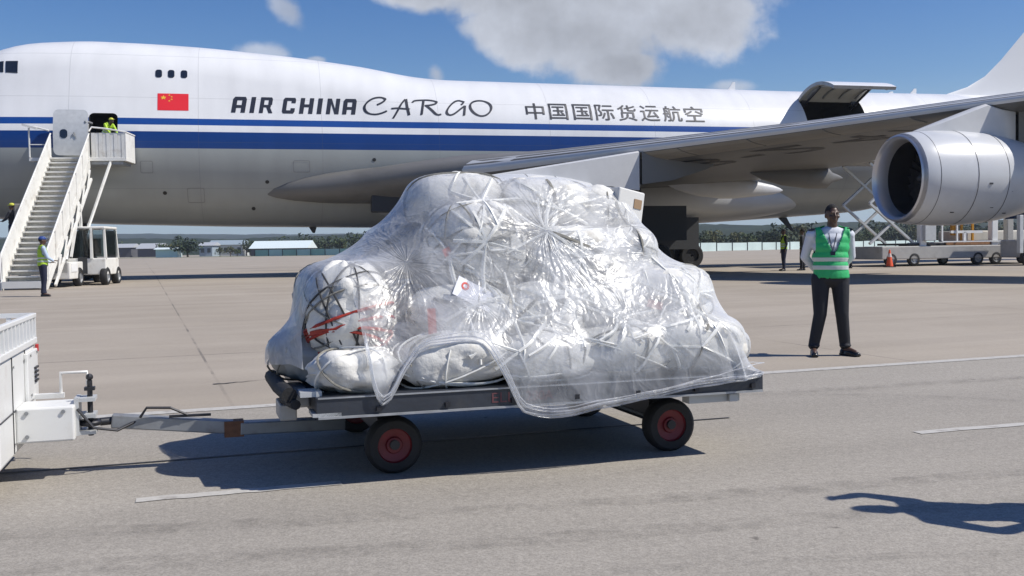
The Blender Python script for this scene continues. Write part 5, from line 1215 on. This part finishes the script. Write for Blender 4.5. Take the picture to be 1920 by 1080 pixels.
LINES = [(1.52, .4, .95, 1.36, .2, .25, .12, 45, .025), (.62, .3, .80, 1.20, 0, -.2, .12, 45, .03), (.46, .3, .80, .40, 0, -.1, .12, 45, .04), (2.28, .4, .75, 2.75, 0, -.05, .18, 45, .03)]
XS = drape()
def plastic():
    m = bpy.data.materials.new('clear_plastic_film'); m.use_nodes = True; t = m.node_tree; t.nodes.clear(); out = nd(t, 'ShaderNodeOutputMaterial')
    c = nd(t, 'ShaderNodeTexCoord'); P = c.outputs['Object']
    def no(s, d=4, r=.6, dist=0.0):
        n = nd(t, 'ShaderNodeTexNoise'); n.inputs['Scale'].default_value = s; n.inputs['Detail'].default_value = d; n.inputs['Roughness'].default_value = r; n.inputs['Distortion'].default_value = dist; t.links.new(P, n.inputs['Vector']); return n.outputs['Fac']
    def ridge(x): return math_n('SUBTRACT', 1.0, math_n('MULTIPLY', math_n('ABSOLUTE', math_n('SUBTRACT', x, .5, t=t), t=t), 6.0, t=t), clamp=True, t=t)
    r1 = ridge(no(3.8, 3, .5, .8)); r2 = ridge(no(9, 2, .5, .9)); r3 = no(34, 3, .6)
    hgt = math_n('ADD', math_n('ADD', math_n('MULTIPLY', r1, .6, t=t), math_n('MULTIPLY', r2, .20, t=t), t=t), math_n('MULTIPLY', r3, .04, t=t), t=t)
    bp = nd(t, 'ShaderNodeBump'); bp.inputs['Strength'].default_value = .5; bp.inputs['Distance'].default_value = .016
    sx = nd(t, 'ShaderNodeSeparateXYZ'); t.links.new(P, sx.inputs[0])
    for hx, hz, rad, ws in ((1.52, .93, .8, 1.05), (.62, .74, .6, .6), (2.35, .75, .7, .5), (1.02, .5, .6, .35)):
        dx, dz = math_n('SUBTRACT', sx.outputs[0], hx, t=t), math_n('SUBTRACT', sx.outputs[2], hz, t=t)
        an = math_n('ARCTAN2', dz, dx, t=t); rr = math_n('SQRT', math_n('ADD', math_n('MULTIPLY', dx, dx, t=t), math_n('MULTIPLY', dz, dz, t=t), t=t), t=t)
        cv = nd(t, 'ShaderNodeCombineXYZ'); t.links.new(math_n('COSINE', an, t=t), cv.inputs[0]); t.links.new(math_n('SINE', an, t=t), cv.inputs[1]); t.links.new(math_n('MULTIPLY', rr, .35, t=t), cv.inputs[2])
        nn_ = nd(t, 'ShaderNodeTexNoise'); nn_.inputs['Scale'].default_value = 3.0; nn_.inputs['Detail'].default_value = 2.5; wv = nd(t, 'ShaderNodeTexNoise'); wv.inputs['Scale'].default_value = 3.5; wv.inputs['Detail'].default_value = 2; t.links.new(P, wv.inputs['Vector'])
        wsx = nd(t, 'ShaderNodeVectorMath', operation='SCALE'); t.links.new(wv.outputs['Color'], wsx.inputs[0]); wsx.inputs['Scale'].default_value = .6
        wad = nd(t, 'ShaderNodeVectorMath', operation='ADD'); t.links.new(cv.outputs[0], wad.inputs[0]); t.links.new(wsx.outputs[0], wad.inputs[1])
        t.links.new(wad.outputs[0], nn_.inputs['Vector'])
        wt = nd(t, 'ShaderNodeMapRange', interpolation_type='SMOOTHSTEP'); t.links.new(rr, wt.inputs[0]); wt.inputs[1].default_value = .08; wt.inputs[2].default_value = rad; wt.inputs[3].default_value = ws; wt.inputs[4].default_value = 0
        hgt = math_n('ADD', hgt, math_n('MULTIPLY', ridge(nn_.outputs['Fac']), wt.outputs[0], t=t), t=t)
    t.links.new(hgt, bp.inputs['Height'])
    dif = nd(t, 'ShaderNodeBsdfDiffuse'); dif.inputs['Color'].default_value = (.92, .93, .96, 1); t.links.new(bp.outputs[0], dif.inputs['Normal'])
    trl = nd(t, 'ShaderNodeBsdfTranslucent'); trl.inputs['Color'].default_value = (.92, .93, .96, 1); t.links.new(bp.outputs[0], trl.inputs['Normal'])
    m1 = nd(t, 'ShaderNodeMixShader'); m1.inputs[0].default_value = .5; t.links.new(dif.outputs[0], m1.inputs[1]); t.links.new(trl.outputs[0], m1.inputs[2])
    tr = nd(t, 'ShaderNodeBsdfTransparent'); tr.inputs['Color'].default_value = (.97, .98, .985, 1)
    milk = nd(t, 'ShaderNodeMapRange'); t.links.new(no(2.2, 4, .6), milk.inputs[0]); milk.inputs[1].default_value = .35; milk.inputs[2].default_value = .68; milk.inputs[3].default_value = .12; milk.inputs[4].default_value = .46
    lw = nd(t, 'ShaderNodeLayerWeight'); lw.inputs['Blend'].default_value = .35; t.links.new(bp.outputs[0], lw.inputs['Normal'])
    op = math_n('ADD', math_n('ADD', milk.outputs[0], math_n('MULTIPLY', lw.outputs['Facing'], .22, t=t), t=t), math_n('MULTIPLY', r1, .16, t=t), clamp=True, t=t)
    m2 = nd(t, 'ShaderNodeMixShader'); t.links.new(op, m2.inputs[0]); t.links.new(tr.outputs[0], m2.inputs[1]); t.links.new(m1.outputs[0], m2.inputs[2])
    gl = nd(t, 'ShaderNodeBsdfGlossy'); gl.inputs['Roughness'].default_value = .3; gl.inputs['Color'].default_value = (1, 1, 1, 1); t.links.new(bp.outputs[0], gl.inputs['Normal'])
    fr = nd(t, 'ShaderNodeFresnel'); fr.inputs['IOR'].default_value = 1.5; t.links.new(bp.outputs[0], fr.inputs['Normal'])
    m3 = nd(t, 'ShaderNodeMixShader'); t.links.new(math_n('MINIMUM', math_n('MULTIPLY', fr.outputs[0], .62, t=t), .26, t=t), m3.inputs[0]); t.links.new(m2.outputs[0], m3.inputs[1]); t.links.new(gl.outputs[0], m3.inputs[2])
    t.links.new(m3.outputs[0], out.inputs['Surface']); return m
M['film'] = plastic()
# trim the skirt along an uneven hem
FRONT = [(-.6, .12), (-.08, .10), (-.01, .50), (.06, .60), (.26, .62), (.31, .10), (.345, -.06), (.41, -.05), (.50, .10), (.62, .25), (.98, .28), (1.10, .08), (1.19, -.16), (1.45, -.20), (1.85, -.14), (2.3, -.07), (2.86, -.02), (3.5, 0)]
def hem(p):
    a, b_, z = p
    f = float(np.interp(a, [x for x, _ in FRONT], [y for _, y in FRONT])) if b_ < .5 else .05
    if b_ >= .38 and b_ < .5: f = max(f, .05) if a > .5 else min(f, .12 + (.5 - b_) * 3)
    if a < -.03 and b_ > .1: f = .13
    return z - f - .018 * mnoise.noise(Vector((a * 7, b_ * 7, 2)))
b = MB(); H_ = [[hem(XS[i, j]) for j in range(NBx)] for i in range(NAx)]
for i in range(NAx - 1):
    for j in range(NBx - 1):
        q = [(i, j), (i + 1, j), (i + 1, j + 1), (i, j + 1)]; hs = [H_[x][y] for x, y in q]
        if max(hs) <= 0: continue
        ps = [Vector(XS[x, y]) for x, y in q]
        if min(hs) < 0:
            out = []
            for k in range(4):
                p0, p1, h0, h1 = ps[k], ps[(k + 1) % 4], hs[k], hs[(k + 1) % 4]
                if h0 >= 0: out.append(p0)
                if h0 * h1 < 0: out.append(p0.lerp(p1, h0 / (h0 - h1)))
            ps = out
        if len(ps) >= 3: b.add(ps, [tuple(range(len(ps)))])
me = bpy.data.meshes.new('film'); me.from_pydata(b.v, [], b.f); me.materials.append(M['film'])
bm = bmesh.new(); bm.from_mesh(me); bmesh.ops.remove_doubles(bm, verts=bm.verts, dist=.0012)
# drop loose scraps
seen = set(); best = []
for v in bm.verts:
    if v in seen: continue
    st_ = [v]; comp = []; seen.add(v)
    while st_:
        u = st_.pop(); comp.append(u)
        for e in u.link_edges:
            w = e.other_vert(u)
            if w not in seen: seen.add(w); st_.append(w)
    if len(comp) > len(best):
        best = comp
keep = set(best); bmesh.ops.delete(bm, geom=[v for v in bm.verts if v not in keep], context='VERTS')
bm.to_mesh(me); bm.free()
film = link('plastic_sheet', me, None, smooth=180); film.location = P1 + Vector((0, 0, DZ)); film.rotation_euler = (0, 0, DA)
tag(film, 'crumpled clear plastic sheet draped over the sacks on the dolly, its hem hanging in points', 'plastic sheet')
sd = film.modifiers.new('sub', 'SUBSURF'); sd.levels = 1; sd.render_levels = 1

# the hem is rolled and bunched: strands of folded film along the front edge
bm = bmesh.new(); bm.from_mesh(me); bm.verts.ensure_lookup_table(); nxt = {}
for e in bm.edges:
    if e.is_boundary:
        for u, w in ((e.verts[0], e.verts[1]), (e.verts[1], e.verts[0])): nxt.setdefault(u.index, []).append(w.index)
path = []; start = next((v.index for v in bm.verts if v.index in nxt and v.co.y < .3), None)
if start is not None:
    prev, cur = None, start
    for _ in range(4000):
        path.append(bm.verts[cur].co.copy()); c = [w for w in nxt[cur] if w != prev]
        if not c or c[0] == start: break
        prev, cur = cur, c[0]
bm.free()
runs = []; run = []
for p in path:
    if p.y < .35 and p.z < .3: run.append(p)
    elif run: runs.append(run); run = []
if run: runs.append(run)
for run in runs:
    if len(run) < 8: continue
    sm_ = run[:]
    for _ in range(3): sm_ = [sm_[0]] + [(sm_[k - 1] + sm_[k] * 2 + sm_[k + 1]) / 4 for k in range(1, len(sm_) - 1)] + [sm_[-1]]
    for q, (r_, dz) in enumerate(((.008, 0), (.006, .018), (.007, .036), (.004, .055))):
        pts = [p + Vector((0, -.006 - .008 * q + .012 * mnoise.noise(Vector((k * .11, q * 5, 1))), dz + .03 * q ** .5 * mnoise.noise(Vector((k * .07, q * 9, 7))))) for k, p in enumerate(sm_[::2])]
        b = MB(); b.tube(pts, [r_ * (.7 + .6 * abs(mnoise.noise(Vector((k * .2, q, 3))))) for k in range(len(pts))], 6); b.build('rolled_hem', M['film'], film, smooth=180)
# ================================================================== PEOPLE
M['skin'] = mat('dark_skin', (0.085, 0.045, 0.029), .45); M['hairb'] = mat('short_black_hair', (.012, .010, .009), .85, bump=.4, bscale=120)
M['shirtw'] = mat('pale_shirt', (.60, .62, .67), .75, var=.06, vscale=8, bump=.25, bscale=25); M['trousb'] = mat('black_trousers', (.010, .011, .016), .75, var=.2, vscale=7, bump=.3, bscale=22); M['shoeb'] = mat('black_shoes', (.012, .012, .013), .3)
M['vestg'] = mat('green_vest', (.025, .42, .13), .6, var=.10, vscale=9, bump=.3, bscale=20); M['vesty'] = mat('yellow_green_vest', (.40, .60, .03), .6, var=.08); M['band'] = mat('reflective_tape', (.52, .58, .55), .35); M['navy'] = mat('navy_cloth', (.012, .016, .04), .8, var=.15); M['capb'] = mat('blue_cap', (.015, .05, .22), .6); M['capy'] = mat('yellow_cap', (.55, .55, .06), .6); M['darkshirt'] = mat('dark_shirt', (.02, .022, .03), .8); M['eyew'] = mat('eye_white', (.25, .23, .21), .3); M['bright'] = mat('light_blue_shirt', (.45, .55, .68), .75)
def remesh(b, vox, smooth_n=3, name='m'):
    me = bpy.data.meshes.new(name); me.from_pydata(b.v, [], b.f); bm = bmesh.new(); bm.from_mesh(me); bmesh.ops.recalc_face_normals(bm, faces=bm.faces); bm.to_mesh(me); bm.free()
    o = bpy.data.objects.new(name, me); COL.objects.link(o); m1 = o.modifiers.new('r', 'REMESH'); m1.mode = 'VOXEL'; m1.voxel_size = vox
    if smooth_n: m2 = o.modifiers.new('s', 'SMOOTH'); m2.factor = .5; m2.iterations = smooth_n
    out = evaluated(o); bpy.data.objects.remove(o); out.polygons.foreach_set('use_smooth', [True] * len(out.polygons)); return out
def cap(b, p0, r0, p1, r1, n=14):
    b.tube([p0, Vector(p0).lerp(Vector(p1), .5), p1], [r0, (r0 + r1) / 2, r1], n); b.ell(p0, (r0, r0, r0), n, 8); b.ell(p1, (r1, r1, r1), n, 8)
def hand(b, w, d, side, palm_n, s=1.0):
    """palm and five curled fingers from the wrist w along d"""
    w = Vector(w); d = Vector(d).normalized(); n = Vector(palm_n).normalized(); x = d.cross(n).normalized()
    rot = Matrix((x, n, d)).transposed(); b.ell(w + d * .05 * s, (.040 * s, .016 * s, .055 * s), 12, 8, rot)
    for k, (o, ln) in enumerate(((-.030, .068), (-.010, .078), (.010, .073), (.029, .058))):
        p = w + d * .088 * s + x * o * s; q = p + (d * .55 + n * .12) * ln * s; q2 = q + (d * .35 + n * .36) * ln * s; b.tube([p - d * .02 * s, p, q, q2], [.0095 * s, .0092 * s, .0082 * s, .0065 * s], 7)
    p = w + d * .03 * s - x * .034 * side * s; q = p + (d * .6 - x * .55 * side + n * .2) * .045 * s; q2 = q + (d * .85 + n * .25) * .034 * s; b.tube([p, q, q2], [.012 * s, .0105 * s, .008 * s], 7)
def person(name_label, loc, rz, J={}, wide=1.0, vox=.014, scale=1.0, shirt='shirtw', trousers='trousb', vest=None, hat=None, bands=True, sleeves=True, grp=None, head_turn=0.0, lanyard=False, face=True):
    root = empty('person', loc, rz, name_label, 'person', grp); root.scale = (scale,) * 3
    j = dict(pel=(0, 0, .95), che=(0, -.005, 1.27), nek=(0, .005, 1.50), hed=(0, -.015, 1.655), shL=(-.185 * wide, 0, 1.43), shR=(.185 * wide, 0, 1.43), elL=(-.245 * wide, .03, 1.14), elR=(.245 * wide, .03, 1.14), wrL=(-.25 * wide, -.04, .90), wrR=(.25 * wide, -.04, .90), hdL=(0, -.1, -1), hdR=(0, -.1, -1),
             hpL=(-.095 * wide, 0, .93), hpR=(.095 * wide, 0, .93), knL=(-.12, -.015, .50), knR=(.12, -.015, .50), anL=(-.13, .02, .085), anR=(.13, .02, .085), toL=(-.17, -.14, .035), toR=(.17, -.14, .035)); j.update(J); j = {k: Vector(v) for k, v in j.items()}
    up = (j['nek'] - j['pel']).normalized()
    def torso(b, g, waist=True):
        lean = (j['nek'] - j['pel']); 
        for f, rx, ry in ((-.02, .165, .125), (.2, .160, .125), (.4, .165, .125), (.6, .175, .122), (.76, .178, .112), (.88, .145, .085)):
            c = j['pel'] + lean * f + (j['che'] - (j['pel'] + lean * .58)) * math.sin(math.pi * min(max(f, 0), 1))
            b.ell(c, ((rx * wide) + g, ry * (wide * .5 + .5) + g, .10 + g), 18, 10)
        for s in 'LR': b.ell(j['sh' + s] + Vector((0, 0, -.005)), (.068 + g, .066 + g, .062 + g), 14, 8); cap(b, j['sh' + s] + Vector((0, 0, .005)), .055 + g, j['nek'] + Vector((0, 0, -.03)), .055 + g)
    hd = j['hed']; hr = Matrix.Rotation(head_turn, 3, 'Z')
    def hp_(x, y, z): return hd + hr @ Vector((x, y, z))
    # the body: one continuous skin
    b = MB(); torso(b, -.012); cap(b, j['nek'] + Vector((0, 0, -.05)), .060, hd + Vector((0, .01, -.06)), .055)
    b.ell(hp_(0, .012, .02), (.075, .094, .102), 20, 12, hr); b.ell(hp_(0, -.022, -.045), (.058, .062, .062), 16, 10, hr); b.ell(hp_(0, -.05, -.085), (.032, .03, .026), 12, 8, hr)
    b.ell(hp_(0, -.098, -.018), (.016, .02, .022), 10, 8, hr); b.tube([hp_(0, -.085, .022), hp_(0, -.102, -.016)], [.009, .013], 8)
    for sx in (-1, 1):
        b.ell(hp_(.077 * sx, .015, -.008), (.012, .022, .032), 10, 8, hr); b.ell(hp_(.034 * sx, -.076, .026), (.026, .014, .009), 10, 6, hr); b.ell(hp_(.045 * sx, -.062, -.022), (.022, .022, .02), 10, 6, hr)
    b.ell(hp_(0, -.083, -.052), (.025, .014, .009), 10, 6, hr); b.ell(hp_(0, -.081, -.064), (.022, .014, .009), 10, 6, hr)
    for s in 'LR':
        cap(b, j['sh' + s], .048, j['el' + s], .038); cap(b, j['el' + s], .038, j['wr' + s], .027)
        cap(b, j['hp' + s], .085, j['kn' + s], .055); cap(b, j['kn' + s], .052, j['an' + s], .038); cap(b, j['an' + s], .038, j['to' + s] + Vector((0, 0, .01)), .028)
    me = remesh(b, vox * .8, 2, 'body'); hb = MB()
    for s, sd in (('L', 1), ('R', -1)): hand(hb, j['wr' + s], j['hd' + s], sd, (0, -1, 0) if abs(j['hd' + s].y) < .7 else (0, 0, -1))
    hm = remesh(hb, .0055 if vox < .02 else .008, 1, 'hands'); bm = bmesh.new(); bm.from_mesh(me); bm.from_mesh(hm); bm.to_mesh(me); bm.free(); me.materials.clear(); me.materials.append(M['skin']); me.polygons.foreach_set('use_smooth', [True] * len(me.polygons)); link('body', me, root)
    if face:
        for sx in (-1, 1):
            b = MB(); b.ell(hp_(.032 * sx, -.082, .008), (.009, .006, .0045), 10, 6, hr); e = b.build('eye', M['eyew'], root, smooth=60)
            b = MB(); b.ell(hp_(.032 * sx, -.0865, .008), (.0055, .003, .0042), 8, 6, hr); b.build('iris', M['black'], e)
        b = MB(); b.ell(hp_(0, -.093, -.058), (.02, .003, .0025), 10, 4, hr); b.build('mouth', mat('lip', (.03, .014, .012), .5), root)
    # hair
    b = MB(); b.ell(hp_(0, .018, .03), (.080, .099, .103), 22, 14, hr); me = remesh(b, .012, 1, 'hair'); bm = bmesh.new(); bm.from_mesh(me)
    bmesh.ops.delete(bm, geom=[f for f in bm.faces if (hr.transposed() @ (f.calc_center_median() - hd)).z < .045 - .06 * ((hr.transposed() @ (f.calc_center_median() - hd)).y > .02) or ((hr.transposed() @ (f.calc_center_median() - hd)).y < -.055 and (hr.transposed() @ (f.calc_center_median() - hd)).z < .085)], context='FACES'); bm.to_mesh(me); bm.free(); me.materials.append(M['hairb']); link('hair', me, root)
    # shirt, trousers, shoes
    b = MB(); torso(b, 0.0)
    for s in 'LR':
        cap(b, j['sh' + s], .062, j['el' + s], .052); 
        if sleeves: cap(b, j['el' + s], .052, j['el' + s].lerp(j['wr' + s], .9), .040)
    me = remesh(b, vox, 3, 'shirt'); me.materials.append(M[shirt]); link('shirt', me, root)
    b = MB()
    b.ell(j['pel'] + Vector((0, 0, -.02)), (.178 * wide, .132 * (wide * .5 + .5), .12), 18, 10)
    for s in 'LR':
        cap(b, j['hp' + s] + Vector((0, 0, -.02)), .102 * (wide * .5 + .5), j['kn' + s], .078); cap(b, j['kn' + s], .077, j['an' + s] + Vector((0, 0, .04)), .064); b.ell(j['an' + s] + Vector((0, -.01, .035)), (.07, .08, .03), 12, 8)
    me = remesh(b, vox, 2, 'trousers'); me.materials.append(M[trousers]); link('trousers', me, root)
    for s in 'LR':
        a, t = j['an' + s], j['to' + s]; d = (t - a); d.z = 0; d.normalize(); b = MB(); fz = a.z - .085; rot = Matrix.Rotation(math.atan2(d.y, d.x), 3, 'Z')
        b.ell(Vector((a.x, a.y, fz + .045)) - d * .02, (.055, .042, .045), 14, 8, rot); b.ell(Vector((a.x, a.y, fz + .04)) + d * .08, (.10, .046, .038), 16, 8, rot); b.ell(Vector((a.x, a.y, fz + .03)) + d * .165, (.06, .046, .028), 14, 8, rot); b.box(Vector((a.x, a.y, fz + .012)) + d * .075, (.28, .085, .022), rot)
        me = remesh(b, .011, 2, 'shoe'); me.materials.append(M['shoeb']); link('shoe', me, root)
    if vest:
        b = MB(); torso(b, .016); b.ell(j['pel'] + Vector((0, 0, .02)), (.160 * wide + .016, .125 * (wide * .5 + .5) + .016, .16), 18, 10); me = remesh(b, vox, 10, 'vest'); bm = bmesh.new(); bm.from_mesh(me); T = j['nek'] - j['pel']; dl = []
        for f in bm.faces:
            c = f.calc_center_median(); r_ = c - j['pel']; h = r_.dot(up); x = r_.x - T.x * (h / T.length)
            if h < -.03: dl.append(f)
            elif abs(x) > .165 * wide and h > .26: dl.append(f)
            elif h > .27 and c.y < j['pel'].y + T.y * h / T.length + .0 and abs(x) < .02 + (h - .27) * .42: dl.append(f)
            elif (c - j['nek'] - Vector((0, 0, .01))).length < .088: dl.append(f)
        bmesh.ops.delete(bm, geom=dl, context='FACES'); bm.to_mesh(me); bm.free(); me.materials.append(M[vest]); vo = link('vest', me, root); sd = vo.modifiers.new('s', 'SOLIDIFY'); sd.thickness = .006; sd.offset = 1
        if bands:
            for h0, h1 in ((.07, .115), (.165, .21)):
                bm = bmesh.new(); bm.from_mesh(me)
                for nrm, d0 in ((up, h1), (-up, -h0)): bmesh.ops.bisect_plane(bm, geom=bm.verts[:] + bm.edges[:] + bm.faces[:], plane_co=j['pel'] + nrm * d0, plane_no=nrm, clear_outer=True)
                for v in bm.verts: v.co += v.normal * .010
                m2 = bpy.data.meshes.new('band'); bm.to_mesh(m2); bm.free(); m2.materials.clear(); m2.materials.append(M['band']); link('reflective_band', m2, vo)
    if lanyard:
        c = j['pel'] + up * .42; b = MB(); b.tube([j['nek'] + Vector((-.05, -.07, -.03)), Vector((-.03, c.y - .145, 1.36)), Vector((0.0, c.y - .155, 1.24)), Vector((.03, c.y - .145, 1.36)), j['nek'] + Vector((.05, -.07, -.03))], .006, 6); b.box((0, c.y - .162, 1.19), (.055, .006, .085)); b.build('lanyard', M['navy'], root)
        for sx in (-1, 1): b = MB(); b.box(j['shL' if sx < 0 else 'shR'] + Vector((.0, 0, .062)), (.06, .10, .02), Matrix.Rotation(R(-14 * -sx), 3, 'Y')); b.build('epaulette', M['navy'], root)
    if hat:
        b = MB(); b.ell(hp_(0, .012, .055), (.088, .106, .078), 20, 12, hr); b.ell(hp_(0, -.105, .045), (.065, .06, .012), 16, 6, hr); me = remesh(b, .011, 2, 'cap'); bm = bmesh.new(); bm.from_mesh(me); bmesh.ops.delete(bm, geom=[f for f in bm.faces if f.calc_center_median().z < hd.z + .03], context='FACES'); bm.to_mesh(me); bm.free(); me.materials.append(M[hat]); link('cap', me, root)
    return root
g = gp(1557, 667); 
person('man in a green safety vest, pale shirt and black trousers, hands behind his back', (g.x, g.y, g.z), R(-6), dict(pel=(.01, 0, .95), nek=(.02, .01, 1.50), hed=(.025, -.015, 1.66), elL=(-.275, .10, 1.17), elR=(.265, .11, 1.17), wrL=(-.10, .20, .98), wrR=(.10, .21, .96), hdL=(.6, .15, -.5), hdR=(-.6, .15, -.5), knL=(-.12, -.02, .50), knR=(.13, -.02, .50), anL=(-.19, .01, .085), anR=(.175, .03, .085), toL=(-.21, -.15, .035), toR=(.27, -.11, .035)), wide=1.17, vox=.012, scale=1.02, vest='vestg', lanyard=True, head_turn=R(8))
g = gp(82, 556)
person('worker in a blue cap and yellow vest standing at the foot of the stairs', (g.x, g.y, g.z), R(125), dict(elL=(-.22, -.10, 1.15), wrL=(-.14, -.27, 1.05), hdL=(.4, -.8, .1), elR=(.24, -.05, 1.14), wrR=(.16, -.24, 1.0), hdR=(-.4, -.8, .1), anL=(-.09, .03, .085), anR=(.09, -.03, .085), knL=(-.09, -.02, .5), knR=(.09, -.03, .5)), vox=.018, shirt='bright', trousers='navy', vest='vesty', hat='capb', wide=1.05)
pf = SP + Matrix.Rotation(R(6.4), 3, 'Z') @ Vector((1.22, PY0 + .62, PZ))
person('worker in a yellow green jacket bending at the open crew door above the stairs', pf, R(60), dict(che=(0, -.14, 1.22), nek=(0, -.26, 1.38), hed=(0, -.36, 1.48), shL=(-.19, -.22, 1.33), shR=(.19, -.22, 1.33), elL=(-.22, -.38, 1.1), elR=(.22, -.36, 1.1), wrL=(-.18, -.5, .95), wrR=(.18, -.48, .93), hdL=(0, -.5, -.8), hdR=(0, -.5, -.8)), vox=.022, shirt='vesty', trousers='navy', vest='vesty', bands=True, hat='capy')
pf = SP + Matrix.Rotation(R(6.4), 3, 'Z') @ Vector((-1.32, 2.85, 1.35))
person('worker in a yellow cap and dark clothes beside the left flank of the stairs', pf, R(-90), dict(elR=(.23, -.12, 1.18), wrR=(.15, -.3, 1.1), hdR=(-.2, -.9, .1)), vox=.024, shirt='darkshirt', trousers='navy', hat='capy')
for px, py, lab, kw in ((1470, 508, 'distant worker in a yellow green vest, left of the man in the green vest', dict(vest='vesty', shirt='darkshirt', trousers='navy')), (1505, 507, 'distant person in dark clothes just left of the man in the green vest', dict(shirt='darkshirt', trousers='trousb')), (1592, 503, 'distant person in dark clothes half hidden behind the man in the green vest', dict(shirt='darkshirt', trousers='trousb', hat='capb'))):
    g = gp(px, py); person(lab, (g.x, g.y, g.z), R(rnd.uniform(-160, 160)), dict(anL=(-.08, .04, .085), anR=(.09, -.03, .085), knL=(-.09, 0, .5), knR=(.09, -.04, .5)), vox=.024, face=False, **kw)
# bystander just outside the right edge, arm raised: only the shadow reaches the picture
person('bystander outside the frame whose raised arm casts the shadow at the lower right', (3.30, 4.83, 0), R(84), dict(elR=(.30, -.02, 1.72), wrR=(.20, -.10, 1.98), hdR=(-.2, -.35, .9), elL=(-.36, -.05, 1.22), wrL=(-.18, -.20, 1.12), hdL=(.7, -.4, .2), shR=(.20, 0, 1.47)), vox=.022, shirt='bright', trousers='navy', wide=1.1, face=False)
